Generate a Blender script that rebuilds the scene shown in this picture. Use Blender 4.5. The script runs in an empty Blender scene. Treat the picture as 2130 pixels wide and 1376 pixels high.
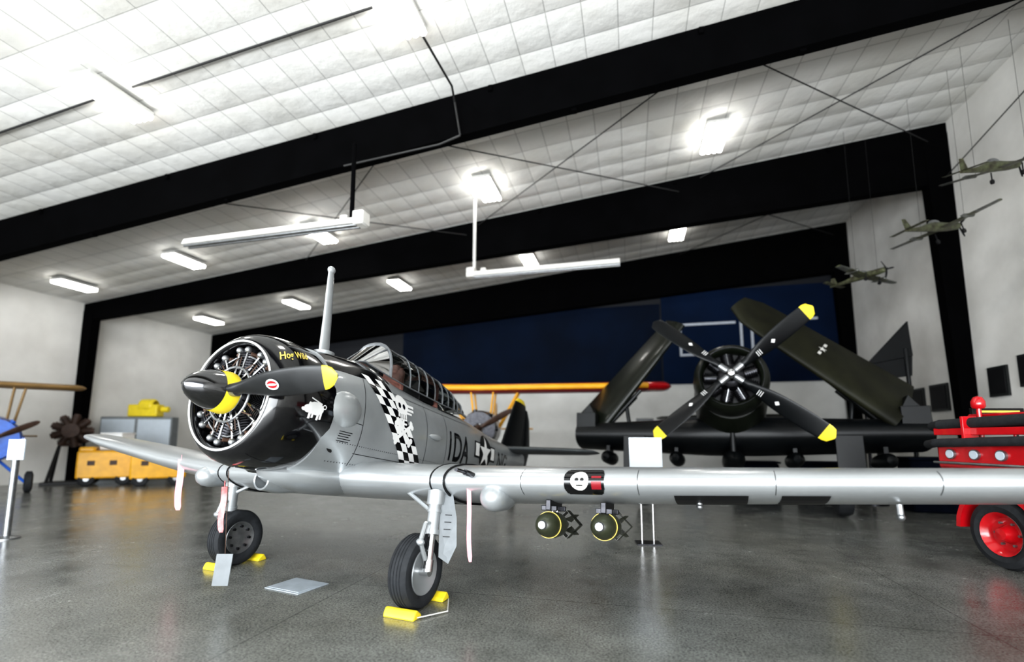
import bpy, bmesh, random
from math import *
from mathutils import Vector, Matrix, Quaternion
random.seed(4)
SC=bpy.context.scene
COL=SC.collection
try:
    SC.view_settings.view_transform='Standard'
    SC.view_settings.look='Medium High Contrast'
except Exception: pass

# ------------------------------------------------------------ materials
def mat(name,col,rough=.5,metal=0,coat=0,noise=0,nscale=8,bump=0,bscale=40,emis=None,estr=0,trans=0,col2=None,spec=.5):
    m=bpy.data.materials.new(name);m.use_nodes=True
    nt=m.node_tree;b=nt.nodes['Principled BSDF']
    c=(*col,1)
    b.inputs['Base Color'].default_value=c
    b.inputs['Roughness'].default_value=rough
    b.inputs['Metallic'].default_value=metal
    b.inputs['Coat Weight'].default_value=coat
    b.inputs['Coat Roughness'].default_value=.05
    b.inputs['Specular IOR Level'].default_value=spec
    if emis:
        b.inputs['Emission Color'].default_value=(*emis,1);b.inputs['Emission Strength'].default_value=estr
    if trans: b.inputs['Transmission Weight'].default_value=trans
    if noise or bump:
        tc=nt.nodes.new('ShaderNodeTexCoord')
    if noise:
        n=nt.nodes.new('ShaderNodeTexNoise');n.inputs['Scale'].default_value=nscale;n.inputs['Detail'].default_value=6
        nt.links.new(tc.outputs['Object'],n.inputs['Vector'])
        r=nt.nodes.new('ShaderNodeValToRGB')
        c2=col2 or tuple(max(0,x*(1-noise)) for x in col)
        r.color_ramp.elements[0].position=.35;r.color_ramp.elements[1].position=.65
        r.color_ramp.elements[0].color=(*c2,1);r.color_ramp.elements[1].color=c
        nt.links.new(n.outputs['Fac'],r.inputs['Fac']);nt.links.new(r.outputs['Color'],b.inputs['Base Color'])
    if bump:
        n=nt.nodes.new('ShaderNodeTexNoise');n.inputs['Scale'].default_value=bscale;n.inputs['Detail'].default_value=4
        nt.links.new(tc.outputs['Object'],n.inputs['Vector'])
        bp=nt.nodes.new('ShaderNodeBump');bp.inputs['Strength'].default_value=bump;bp.inputs['Distance'].default_value=.02
        nt.links.new(n.outputs['Fac'],bp.inputs['Height']);nt.links.new(bp.outputs['Normal'],b.inputs['Normal'])
    return m

silver=mat('silver_paint',(.42,.44,.45),.36,.55,coat=.3,noise=.12,nscale=2.5)
silver2=mat('silver_wing',(.50,.52,.53),.3,.6,coat=.3,noise=.1,nscale=1.5)
black=mat('gloss_black',(.003,.003,.004),.12,0,coat=.6,noise=.3,nscale=3,spec=.45)
spinm=mat('spinner_black',(.10,.10,.105),.12,1,coat=1,noise=.2,nscale=3,spec=.8)
bladem=mat('blade_black',(.020,.021,.022),.30,.3,noise=.3,nscale=6,spec=.6)
matblack=mat('matt_black',(.006,.006,.007),.5,noise=.4,nscale=6,spec=.35)
rubber=mat('rubber',(.022,.024,.027),.75,noise=.3,nscale=12,bump=.2,spec=.3)
chrome=mat('chrome',(.75,.75,.76),.15,1,noise=.1)
steel=mat('steel',(.35,.36,.37),.35,.9,noise=.25,nscale=15)
dsteel=mat('dark_steel',(.045,.045,.05),.32,.85,noise=.4,nscale=15)
yellow=mat('yellow_paint',(.85,.66,.03),.4,noise=.12,nscale=6)
yellow2=mat('yellow_cart',(.75,.38,.01),.4,noise=.15,nscale=4)
orange=mat('orange_yellow_wing',(.75,.36,.012),.45,noise=.15,nscale=2)
tan=mat('tan_wing',(.28,.17,.06),.5,noise=.2,nscale=2)
white=mat('white_paint',(.8,.8,.79),.45,noise=.06)
housing=mat('lamp_housing_paint',(.6,.6,.58),.5,noise=.06)
letterw=mat('outline_paint',(.42,.45,.5),.6,noise=.1)
cream=mat('heater_white',(.60,.59,.56),.45,noise=.12)
red=mat('red_paint',(.50,.006,.012),.25,coat=.6,noise=.15)
maroon=mat('dark_red',(.22,.008,.015),.4,noise=.2)
pink=mat('ribbon_red',(.75,.10,.10),.7,noise=.4,nscale=10,col2=(.8,.35,.35))
pinkl=mat('ribbon_pink',(.75,.34,.38),.7,noise=.2)
olive=mat('dark_olive',(.006,.008,.0045),.4,coat=.15,noise=.3,nscale=4,spec=.3)
olive2=mat('folded_wing_olive',(.014,.0145,.0068),.55,noise=.5,nscale=2.2,spec=.22)
camo=mat('model_camouflage',(.10,.11,.06),.45,.2,noise=.7,nscale=9,col2=(.03,.025,.015))
navyblk=mat('navy_black',(.003,.004,.005),.4,noise=.3,spec=.3)
blue=mat('blue_paint',(.008,.11,.55),.3,coat=.5,noise=.2)
brown=mat('brown',(.06,.03,.018),.6,noise=.4)
gold=mat('gold_paint',(.95,.70,.12),.4,noise=.05)
bombm=mat('bomb_olive',(.03,.034,.018),.4,noise=.3,coat=.15)
greyp=mat('grey_plate',(.20,.215,.225),.55,.1,noise=.15,spec=.3)
fingrey=mat('dark_tailplane',(.06,.067,.07),.45,.2,noise=.2)
modelgrey=mat('model_grey',(.16,.165,.15),.4,.5,noise=.5,nscale=8)
beam=mat('beam_black',(.0012,.0012,.0015),.9,noise=.4,nscale=2,spec=.04)
cable=mat('cable_dark',(.012,.012,.012),.6,noise=.2)
banner=mat('navy_banner',(.0012,.0062,.020),.8,noise=.4,nscale=.6,spec=.12)
banner2=mat('navy_banner_bright',(.0013,.009,.032),.8,noise=.3,nscale=.6,spec=.12)
emit=mat('lamp_glow',(1,1,1),.5,emis=(1,.98,.93),estr=26,noise=.01)
emit2=mat('lamp_glow_dim',(1,1,1),.5,emis=(1,.98,.93),estr=11,noise=.01)
frameb=mat('frame_black',(.01,.012,.012),.3,noise=.3)
paper=mat('paper_white',(.50,.56,.62),.45,noise=.04,spec=.3)
cushion=mat('seat_cushion',(.45,.20,.16),.7,noise=.4)
deskm=mat('dark_cloth',(.003,.005,.012),.9,noise=.4,bump=.3,spec=.08)
sealmat=mat('canopy_metal',(.20,.21,.22),.4,.6,noise=.2)
matpale=mat('pale_mat',(.36,.40,.44),.5,noise=.15)

glass=bpy.data.materials.new('canopy_glass');glass.use_nodes=True
nt=glass.node_tree;nt.nodes.clear()
o=nt.nodes.new('ShaderNodeOutputMaterial');mx=nt.nodes.new('ShaderNodeMixShader');t=nt.nodes.new('ShaderNodeBsdfTransparent');g=nt.nodes.new('ShaderNodeBsdfGlossy');lw=nt.nodes.new('ShaderNodeLayerWeight')
t.inputs[0].default_value=(.62,.68,.68,1);g.inputs['Roughness'].default_value=.03;lw.inputs[0].default_value=.45
nt.links.new(lw.outputs['Fresnel'],mx.inputs[0]);nt.links.new(t.outputs[0],mx.inputs[1]);nt.links.new(g.outputs[0],mx.inputs[2]);nt.links.new(mx.outputs[0],o.inputs[0])

def floor_mat():
    m=bpy.data.materials.new('polished_concrete');m.use_nodes=True;nt=m.node_tree;b=nt.nodes['Principled BSDF'];N=nt.nodes.new;K=nt.links.new
    tc=N('ShaderNodeTexCoord')
    n1=N('ShaderNodeTexNoise');n1.inputs['Scale'].default_value=1.1;n1.inputs['Detail'].default_value=12;n1.inputs['Roughness'].default_value=.72
    n0=N('ShaderNodeTexNoise');n0.inputs['Scale'].default_value=.35;n0.inputs['Detail'].default_value=6
    n2=N('ShaderNodeTexNoise');n2.inputs['Scale'].default_value=50;n2.inputs['Detail'].default_value=5;n2.inputs['Roughness'].default_value=.75
    v=N('ShaderNodeTexVoronoi');v.inputs['Scale'].default_value=38
    v2=N('ShaderNodeTexVoronoi');v2.inputs['Scale'].default_value=47
    for x in(n0,n1,n2,v,v2):K(tc.outputs['Object'],x.inputs['Vector'])
    r1=N('ShaderNodeValToRGB');r1.color_ramp.elements[0].position=.34;r1.color_ramp.elements[1].position=.66
    r1.color_ramp.elements[0].color=(.125,.13,.122,1);r1.color_ramp.elements[1].color=(.225,.232,.222,1);K(n1.outputs['Fac'],r1.inputs[0])
    r0=N('ShaderNodeValToRGB');r0.color_ramp.elements[0].position=.35;r0.color_ramp.elements[1].position=.65
    r0.color_ramp.elements[0].color=(.95,.92,.87,1);r0.color_ramp.elements[1].color=(1,1,1,1);K(n0.outputs['Fac'],r0.inputs[0])
    m0=N('ShaderNodeMix');m0.data_type='RGBA';m0.blend_type='MULTIPLY';m0.inputs[0].default_value=1;K(r1.outputs[0],m0.inputs[6]);K(r0.outputs[0],m0.inputs[7])
    r2=N('ShaderNodeValToRGB');r2.color_ramp.elements[0].position=.38;r2.color_ramp.elements[1].position=.6
    r2.color_ramp.elements[0].color=(.45,.45,.45,1);r2.color_ramp.elements[1].color=(1.28,1.28,1.28,1);K(n2.outputs['Fac'],r2.inputs[0])
    mu=N('ShaderNodeMix');mu.data_type='RGBA';mu.blend_type='MULTIPLY';mu.inputs[0].default_value=1
    K(m0.outputs[2],mu.inputs[6]);K(r2.outputs[0],mu.inputs[7])
    r3=N('ShaderNodeValToRGB');r3.color_ramp.elements[0].position=.14;r3.color_ramp.elements[1].position=.2
    r3.color_ramp.elements[0].color=(.15,.15,.15,1);r3.color_ramp.elements[1].color=(1,1,1,1);K(v.outputs['Distance'],r3.inputs[0])
    mu2=N('ShaderNodeMix');mu2.data_type='RGBA';mu2.blend_type='MULTIPLY';mu2.inputs[0].default_value=.75
    K(mu.outputs[2],mu2.inputs[6]);K(r3.outputs[0],mu2.inputs[7])
    r4=N('ShaderNodeValToRGB');r4.color_ramp.elements[0].position=.10;r4.color_ramp.elements[1].position=.16
    r4.color_ramp.elements[0].color=(.28,.28,.27,1);r4.color_ramp.elements[1].color=(0,0,0,1);K(v2.outputs['Distance'],r4.inputs[0])
    ad=N('ShaderNodeMix');ad.data_type='RGBA';ad.blend_type='ADD';ad.inputs[0].default_value=.45;K(mu2.outputs[2],ad.inputs[6]);K(r4.outputs[0],ad.inputs[7])
    br=N('ShaderNodeTexBrick');br.offset=0;br.inputs['Scale'].default_value=1;br.inputs['Brick Width'].default_value=6;br.inputs['Row Height'].default_value=6;br.inputs['Mortar Size'].default_value=.006;br.inputs['Mortar Smooth'].default_value=0
    br.inputs['Color1'].default_value=br.inputs['Color2'].default_value=(1,1,1,1);br.inputs['Mortar'].default_value=(.55,.55,.55,1)
    mp=N('ShaderNodeMapping');mp.inputs['Location'].default_value=(3.1,.9,0);K(tc.outputs['Object'],mp.inputs[0]);K(mp.outputs[0],br.inputs['Vector'])
    mu3=N('ShaderNodeMix');mu3.data_type='RGBA';mu3.blend_type='MULTIPLY';mu3.inputs[0].default_value=1
    K(ad.outputs[2],mu3.inputs[6]);K(br.outputs['Color'],mu3.inputs[7]);K(mu3.outputs[2],b.inputs['Base Color'])
    rr=N('ShaderNodeMapRange');rr.inputs[1].default_value=.3;rr.inputs[2].default_value=.7;rr.inputs[3].default_value=.15;rr.inputs[4].default_value=.30;K(n1.outputs['Fac'],rr.inputs[0]);K(rr.outputs[0],b.inputs['Roughness'])
    bp=N('ShaderNodeBump');bp.inputs['Strength'].default_value=.05;bp.inputs['Distance'].default_value=.01;K(n2.outputs['Fac'],bp.inputs['Height']);K(bp.outputs[0],b.inputs['Normal'])
    b.inputs['Specular IOR Level'].default_value=.6
    return m
def ceil_mat():
    m=bpy.data.materials.new('insulated_ceiling');m.use_nodes=True;nt=m.node_tree;b=nt.nodes['Principled BSDF'];N=nt.nodes.new;K=nt.links.new
    tc=N('ShaderNodeTexCoord');br=N('ShaderNodeTexBrick');br.offset=0
    br.inputs['Scale'].default_value=1;br.inputs['Brick Width'].default_value=.62;br.inputs['Row Height'].default_value=.75;br.inputs['Mortar Size'].default_value=.013;br.inputs['Mortar Smooth'].default_value=.4
    br.inputs['Color1'].default_value=(.70,.70,.68,1);br.inputs['Color2'].default_value=(.67,.67,.65,1);br.inputs['Mortar'].default_value=(.42,.42,.41,1)
    K(tc.outputs['Object'],br.inputs['Vector'])
    n=N('ShaderNodeTexNoise');n.inputs['Scale'].default_value=.5;n.inputs['Detail'].default_value=6;K(tc.outputs['Object'],n.inputs['Vector'])
    r=N('ShaderNodeValToRGB');r.color_ramp.elements[0].position=.3;r.color_ramp.elements[1].position=.6;r.color_ramp.elements[0].color=(.86,.85,.82,1);r.color_ramp.elements[1].color=(1,1,1,1);K(n.outputs['Fac'],r.inputs[0])
    mu=N('ShaderNodeMix');mu.data_type='RGBA';mu.blend_type='MULTIPLY';mu.inputs[0].default_value=1;K(br.outputs['Color'],mu.inputs[6]);K(r.outputs[0],mu.inputs[7]);K(mu.outputs[2],b.inputs['Base Color'])
    sp=N('ShaderNodeSeparateXYZ');K(tc.outputs['Object'],sp.inputs[0])
    def saw(out,p):
        d=N('ShaderNodeMath');d.operation='DIVIDE';d.inputs[1].default_value=p;K(out,d.inputs[0])
        f=N('ShaderNodeMath');f.operation='FRACT';K(d.outputs[0],f.inputs[0])
        s=N('ShaderNodeMath');s.operation='SUBTRACT';s.inputs[1].default_value=.5;K(f.outputs[0],s.inputs[0])
        q=N('ShaderNodeMath');q.operation='MULTIPLY';K(s.outputs[0],q.inputs[0]);K(s.outputs[0],q.inputs[1])
        return q
    q1=saw(sp.outputs['Y'],.75);q2=saw(sp.outputs['X'],.62)
    h2=N('ShaderNodeMath');h2.operation='MULTIPLY_ADD';h2.inputs[1].default_value=.5;K(q2.outputs[0],h2.inputs[0]);K(q1.outputs[0],h2.inputs[2])
    n3=N('ShaderNodeTexNoise');n3.inputs['Scale'].default_value=2.5;n3.inputs['Detail'].default_value=5;K(tc.outputs['Object'],n3.inputs['Vector'])
    ml=N('ShaderNodeMath');ml.operation='MULTIPLY_ADD';ml.inputs[1].default_value=.3;K(n3.outputs['Fac'],ml.inputs[0]);K(h2.outputs[0],ml.inputs[2])
    bp=N('ShaderNodeBump');bp.inputs['Strength'].default_value=.8;bp.inputs['Distance'].default_value=.12;bp.invert=True;K(ml.outputs[0],bp.inputs['Height']);K(bp.outputs[0],b.inputs['Normal'])
    b.inputs['Roughness'].default_value=.7
    return m
def wall_mat(name,lo,hi,zsplit=None,top=(.01,.012,.02)):
    m=bpy.data.materials.new(name);m.use_nodes=True;nt=m.node_tree;b=nt.nodes['Principled BSDF'];N=nt.nodes.new;K=nt.links.new
    tc=N('ShaderNodeTexCoord');n=N('ShaderNodeTexNoise');n.inputs['Scale'].default_value=.7;n.inputs['Detail'].default_value=8;K(tc.outputs['Object'],n.inputs['Vector'])
    r=N('ShaderNodeValToRGB');r.color_ramp.elements[0].position=.3;r.color_ramp.elements[1].position=.65;r.color_ramp.elements[0].color=(*lo,1);r.color_ramp.elements[1].color=(*hi,1);K(n.outputs['Fac'],r.inputs[0])
    last=r.outputs[0]
    if zsplit:
        sp=N('ShaderNodeSeparateXYZ');K(tc.outputs['Object'],sp.inputs[0]);g=N('ShaderNodeMath');g.operation='GREATER_THAN';g.inputs[1].default_value=zsplit;K(sp.outputs['Z'],g.inputs[0])
        mx=N('ShaderNodeMix');mx.data_type='RGBA';K(g.outputs[0],mx.inputs[0]);K(last,mx.inputs[6]);mx.inputs[7].default_value=(*top,1);last=mx.outputs[2]
    K(last,b.inputs['Base Color']);b.inputs['Roughness'].default_value=.75
    bp=N('ShaderNodeBump');bp.inputs['Strength'].default_value=.3;bp.inputs['Distance'].default_value=.05;K(n.outputs['Fac'],bp.inputs['Height']);K(bp.outputs[0],b.inputs['Normal'])
    return m

# ------------------------------------------------------------ mesh builder
def V(*a): return Vector(a)
def basis(d):
    d=Vector(d).normalized();u=Vector((0,0,1)) if abs(d.z)<.9 else Vector((1,0,0))
    a=d.cross(u).normalized();return a,d.cross(a).normalized()
class M:
    def __init__(s): s.v=[];s.f=[];s.m=[]
    def add(s,vs,fs,m=0):
        k=len(s.v);s.v+=[tuple(v) for v in vs]
        for f in fs: s.f.append([k+i for i in f]);s.m.append(m)
        return s
    def box(s,c,sz,m=0,R=None):
        R=R or Matrix.Identity(3);c=Vector(c);vs=[]
        for x in(-1,1):
            for y in(-1,1):
                for z in(-1,1): vs.append(c+R@Vector((x*sz[0]/2,y*sz[1]/2,z*sz[2]/2)))
        return s.add(vs,[(0,1,3,2),(4,6,7,5),(0,4,5,1),(2,3,7,6),(0,2,6,4),(1,5,7,3)],m)
    def cyl(s,a,b,r,r2=None,n=16,m=0):
        a=Vector(a);b=Vector(b);r2=r if r2 is None else r2;e,g=basis(b-a)
        vs=[a+(e*cos(2*pi*i/n)+g*sin(2*pi*i/n))*r for i in range(n)]+[b+(e*cos(2*pi*i/n)+g*sin(2*pi*i/n))*r2 for i in range(n)]
        fs=[(i,(i+1)%n,n+(i+1)%n,n+i) for i in range(n)]+[tuple(range(n)),tuple(range(n,2*n))]
        return s.add(vs,fs,m)
    def rev(s,prof,o=(0,0,0),ax=(1,0,0),n=32,m=0,close=False):
        o=Vector(o);ax=Vector(ax).normalized();e,g=basis(ax);vs=[];k=len(prof)
        for t,r in prof:
            for i in range(n): vs.append(o+ax*t+(e*cos(2*pi*i/n)+g*sin(2*pi*i/n))*max(r,1e-4))
        fs=[];R=k if close else k-1
        for j in range(R):
            j2=(j+1)%k
            for i in range(n): fs.append((j*n+i,j*n+(i+1)%n,j2*n+(i+1)%n,j2*n+i))
        ms=m if isinstance(m,(list,tuple)) else [m]*R
        base=len(s.v);s.v+=[tuple(v) for v in vs]
        for q,f in enumerate(fs): s.f.append([base+i for i in f]);s.m.append(ms[q//n])
        return s
    def ell(s,c,r,m=0,n=20,k=12,R=None):
        c=Vector(c);vs=[];R=R or Matrix.Identity(3)
        for j in range(k+1):
            p=pi*j/k
            for i in range(n):
                a=2*pi*i/n;vs.append(c+R@Vector((r[0]*sin(p)*cos(a),r[1]*sin(p)*sin(a),r[2]*cos(p))))
        return s.add(vs,[(j*n+i,j*n+(i+1)%n,(j+1)*n+(i+1)%n,(j+1)*n+i) for j in range(k) for i in range(n)],m)
    def loft(s,rings,m=0,caps=True,closed=True,mf=None):
        n=len(rings[0]);k=len(s.v)
        for r in rings: s.v+=[tuple(v) for v in r]
        for j in range(len(rings)-1):
            for i in range(n if closed else n-1):
                f=[k+j*n+i,k+j*n+(i+1)%n,k+(j+1)*n+(i+1)%n,k+(j+1)*n+i];s.f.append(f)
                if mf:
                    c=sum((Vector(s.v[q]) for q in f),Vector())/4;s.m.append(mf(c))
                else: s.m.append(m)
        if caps:
            s.f.append([k+i for i in range(n)]);s.m.append(m);s.f.append([k+(len(rings)-1)*n+i for i in range(n)]);s.m.append(m)
        return s
    def tube(s,pts,r,n=8,m=0):
        for a,b in zip(pts,pts[1:]): s.cyl(a,b,r,n=n,m=m)
        return s
    def poly(s,pts,ext,m=0):
        n=len(pts);e=Vector(ext);vs=[Vector(p) for p in pts]+[Vector(p)+e for p in pts]
        return s.add(vs,[tuple(range(n)),tuple(range(n,2*n))]+[(i,(i+1)%n,n+(i+1)%n,n+i) for i in range(n)],m)
    def obj(s,name,parent=None,mats=(silver,),loc=(0,0,0),bev=0,sharp=35,flat=False,noweld=False):
        me=bpy.data.meshes.new(name);me.from_pydata(s.v,[],s.f)
        for x in mats: me.materials.append(x)
        for p,mi in zip(me.polygons,s.m): p.material_index=mi
        bm=bmesh.new();bm.from_mesh(me)
        if not noweld: bmesh.ops.remove_doubles(bm,verts=bm.verts,dist=1e-5);bmesh.ops.dissolve_degenerate(bm,edges=bm.edges,dist=1e-6)
        bmesh.ops.recalc_face_normals(bm,faces=bm.faces);bm.to_mesh(me);bm.free()
        if not flat:
            me.shade_smooth();me.set_sharp_from_angle(angle=radians(sharp))
        ob=bpy.data.objects.new(name,me);COL.objects.link(ob);ob.location=loc
        if bev:
            md=ob.modifiers.new('bevel','BEVEL');md.width=bev;md.segments=2;md.limit_method='ANGLE'
        if parent: ob.parent=parent
        return ob
def top(ob,label,cat,group=None):
    ob['label']=label;ob['category']=cat
    if group: ob['group']=group
    return ob
def empty(name,loc,rot=None):
    e=bpy.data.objects.new(name,None);COL.objects.link(e);e.location=loc;e.empty_display_size=.3
    if rot is not None: e.rotation_mode='QUATERNION';e.rotation_quaternion=rot.to_quaternion()
    return e
def struct(ob): ob['kind']='structure';return ob
def AF(c):
    return 5*(.2969*sqrt(max(c,0))-.126*c-.3516*c*c+.2843*c**3-.1036*c**4)
CS=[0,.004,.012,.03,.06,.1,.16,.25,.36,.5,.65,.8,.92,1]
def foil(le,chord,th,N,cd=V(-1,0,0)):
    le=Vector(le);r=[]
    for c in reversed(CS): r.append(le+cd*c*chord+N*AF(c)*th)
    for c in CS[1:-1]: r.append(le+cd*c*chord-N*AF(c)*th)
    return r
def wing(stations,N=V(0,0,1),m=0,cd=V(-1,0,0),mf=None,B=None):
    b=B or M();b.loft([foil(le,ch,th,N,cd) for le,ch,th in stations],m=m,mf=mf);return b

# ------------------------------------------------------------ hangar (frame rotated PSI about z)
PSI=.24;A=8.4;A2=-21.3;D0=-7;D1,D2,D3=8.88,14.44,20.97
def roof(l): return 10-.1*(A-l)
def HW(l,d,z): return V(l*cos(PSI)+d*sin(PSI),-l*sin(PSI)+d*cos(PSI),z)
def hobj(b,name,mats,**k):
    ob=b.obj(name,mats=mats,**k);ob.rotation_euler=(0,0,-PSI);return ob
fm=floor_mat();cm=ceil_mat()
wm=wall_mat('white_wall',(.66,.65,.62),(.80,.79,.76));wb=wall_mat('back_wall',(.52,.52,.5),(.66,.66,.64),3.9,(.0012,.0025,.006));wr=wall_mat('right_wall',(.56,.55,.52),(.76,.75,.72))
b=M();b.box(((A+A2)/2,(D0+D3)/2,-.1),(A-A2+.4,D3-D0+.4,.2));struct(hobj(b,'floor',(fm,),flat=True))
b=M();b.add([(A2-.2,D0,roof(A2-.2)),(A+.2,D0,roof(A+.2)),(A+.2,D3+.2,roof(A+.2)),(A2-.2,D3+.2,roof(A2-.2)),(A2-.2,D0,roof(A2)+.2),(A+.2,D0,roof(A+.2)+.2),(A+.2,D3+.2,roof(A+.2)+.2),(A2-.2,D3+.2,roof(A2)+.2)],[(0,1,2,3),(4,5,6,7),(0,1,5,4),(1,2,6,5),(2,3,7,6),(3,0,4,7)])
struct(hobj(b,'ceiling',(cm,),flat=True))
def wallq(name,l0,d0,l1,d1,z0,z1,m,off):
    b=M();ox,oy=off
    b.add([(l0,d0,0),(l1,d1,0),(l1,d1,z1),(l0,d0,z0),(l0+ox,d0+oy,0),(l1+ox,d1+oy,0),(l1+ox,d1+oy,z1),(l0+ox,d0+oy,z0)],[(0,1,2,3),(4,5,6,7),(0,1,5,4),(1,2,6,5),(2,3,7,6),(3,0,4,7)])
    return struct(hobj(b,name,(m,),flat=True))
wallq('wall_back',A2,D3,A,D3,roof(A2),roof(A),wb,(0,.2))
wallq('wall_right',A,D0,A,D3,roof(A),roof(A),wr,(.2,0))
wallq('wall_left',A2,D0,A2,D3,roof(A2),roof(A2),wm,(-.2,0))
tn=0
def beamobj(d,hr,hl,w=.30):
    global tn;tn+=1
    b=M();zr=roof(A)-.02;zl=roof(A2)-.02;ww=w
    b.add([(A,d-ww/2,zr),(A,d+ww/2,zr),(A2,d-ww/2,zl),(A2,d+ww/2,zl),(A,d-ww/2,zr-hr),(A,d+ww/2,zr-hr),(A2,d-ww/2,zl-hl),(A2,d+ww/2,zl-hl)],[(0,1,3,2),(4,5,7,6),(0,2,6,4),(1,3,7,5),(0,1,5,4),(2,3,7,6)])
    for l in (x*4.1-19 for x in range(7)):
        h=hr+(hl-hr)*(A-l)/(A-A2);b.box((l,d-w/2-.03,roof(l)-.12),(.08,.06,.12));b.box((l+1.7,d,roof(l+1.7)-h-.03),(.10,.12,.06))
    struct(hobj(b,'trim_%d'%tn,(beam,),flat=True))
beamobj(D1,.88,1.06,.24);beamobj(D2,1.66,.68);beamobj(D3-.35,1.9,1.2,.4);beamobj(1.0,1.2,1.2)
def colobj(l,d,s,h,wt=.58,wb_=.30):
    global tn;tn+=1
    b=M()
    b.add([(l,d-.17,0),(l,d+.17,0),(l-s*wb_,d+.17,0),(l-s*wb_,d-.17,0),(l,d-.17,h),(l,d+.17,h),(l-s*wt,d+.17,h),(l-s*wt,d-.17,h)],[(0,1,2,3),(4,5,6,7),(0,1,5,4),(1,2,6,5),(2,3,7,6),(3,0,4,7)])
    struct(hobj(b,'trim_%d'%tn,(beam,),flat=True,bev=.01))
for d in(D1,D2,D3-.35):
    colobj(A,d,1,roof(A)-.3);colobj(A2,d,-1,roof(A2)-.3,.5,.35)
rods=[((7.9,9.2,9.6),(2.2,14.2,9.2)),((2.2,9.2,9.0),(7.9,14.2,9.45)),((1.6,9.2,9.0),(-4.6,14.2,8.5)),((-4.6,9.2,8.3),(1.6,14.2,8.85)),((-5,9.2,8.4),(-11,14.2,7.9)),((-11,9.2,7.7),(-5,14.2,8.2)),((7.9,14.7,9.6),(2.2,20.3,9.2)),((2.2,14.7,9.0),(7.9,20.3,9.45)),((8.2,5.5,9.8),(8.2,14.2,8.4))]
for a,c in rods:
    b=M();b.cyl(a,c,.014,n=6);o=hobj(b,'bracing_rod',(cable,));top(o,'thin dark steel bracing rod strung under the hangar roof','bracing','roof bracing rods')
def light(l,d):
    z=roof(l)-.16
    e=empty('ceiling_light',HW(l,d,z));e.rotation_euler=(0,0,-PSI)
    b=M();b.box((0,0,.05),(.52,1.2,.08));b.cyl((0,.5,.1),(0,.5,.22),.012,n=6);b.cyl((0,-.5,.1),(0,-.5,.22),.012,n=6)
    b.obj('lamp_housing',e,(housing,),bev=.008)
    for x in(-.21,-.07,.07,.21):
        b=M();b.cyl((x,-.58,-.03),(x,.58,-.03),.06,n=10);b.obj('lamp_tube',e,(emit2 if (d>15 or l<-14) else emit,))
    top(e,'white rectangular high-bay lamp with four bright tubes, hung under the roof','ceiling light','hangar ceiling lamps')
for l,d in[(-3.5,6.4),(-9.4,6.4),(2.3,12.3),(-3.75,12.3),(-9.4,12.7),(-14.4,12.5),(-19.2,12.5),(1.9,18),(-3.7,18),(-9.3,18),(-14.3,18),(-19,18)]:
    light(l,d)
b=M();b.tube([V(-1.65,7.4,8.66),V(-1.2,8.8,8.6),V(-1.18,9.13,8.5),V(-1.06,9.14,7.77),V(-1.5,9.26,7.65),V(-3.65,9.80,7.5)],.022)
top(b.obj('electrical_conduit',mats=(cable,)),'dark electrical conduit running down over the black roof beam','conduit')
b=M();b.tube([V(-14.2,6.45,roof(-14.2)-.05),V(-9.85,6.4,roof(-9.85)-.05)],.02);top(hobj(b,'electrical_conduit',(cable,)),'straight dark conduit running along the white ceiling','conduit','ceiling conduits')
b=M();b.tube([V(-8.95,6.4,roof(-8.95)-.05),V(-3.95,6.4,roof(-3.95)-.05)],.02);top(hobj(b,'electrical_conduit',(cable,)),'straight dark conduit running along the white ceiling','conduit','ceiling conduits')
def heater(p,q,posts,pm,lab):
    p=Vector(p);q=Vector(q);mid=(p+q)/2;ang=atan2(q.y-p.y,q.x-p.x);L=(q-p).length
    e=empty('radiant_heater',mid);e.rotation_euler=(0,0,ang)
    b=M();b.poly([(-L/2,-.15,-.08),(-L/2,.15,-.08),(-L/2,.09,.06),(-L/2,-.09,.06)],(L,0,0));b.obj('heater_reflector',e,(cream,),bev=.01)
    b=M();b.cyl((-L/2,-.06,-.09),(L/2,-.06,-.09),.028);b.cyl((-L/2,.06,-.09),(L/2,.06,-.09),.028);b.obj('heater_tube',e,(steel,))
    b=M();b.box((-L/2-.06,0,.04),(.24,.28,.28));b.box((-L/2+.3,0,.1),(.16,.16,.1));b.obj('burner_box',e,(cream,),bev=.03)
    for x,h in posts:
        b=M();b.cyl((x,0,.05),(x,0,h),.045,n=10);b.obj('hanger_post',e,(pm,))
    top(e,lab,'heater','suspended tube heaters')
heater((-3.02,9.0,5.86),(-7.09,10.05,5.86),[(-1.95,1.65)],beam,'long white tube heater hanging from a black post')
heater((-1.08,13.0,6.18),(2.8,12.0,6.18),[(-1.98,2.2)],cream,'long white tube heater hanging from a white post')
def hbox(name,mats,l0,l1,d0,d1,z0,z1,**k):
    b=M();b.box(((l0+l1)/2,(d0+d1)/2,(z0+z1)/2),(l1-l0,d1-d0,z1-z0));return hobj(b,name,mats,flat=True,**k)
top(hbox('wall_banner',(banner,),-10.5,1.35,D3-.10,D3-.03,3.85,7.3),'long dark navy fabric panel covering the upper back wall','wall panel')
o=hbox('wall_banner',(banner2,),1.42,8.0,D3-.10,D3-.03,3.85,7.75);top(o,'navy blue panel with white outlined block lettering','wall panel')
b=M();dd=D3-.13
for l0,l1,z0,z1 in[(2.1,4.3,6.28,6.38),(2.1,2.2,5.05,6.38),(2.1,4.5,5.0,5.1),(4.45,4.55,5.0,6.38),(4.85,4.95,5.0,6.38),(4.45,7.3,6.28,6.38)]:
    b.box(((l0+l1)/2,dd,(z0+z1)/2),(l1-l0,.02,z1-z0))
w=b.obj('white_lettering',mats=(letterw,),flat=True);w.parent=o
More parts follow.
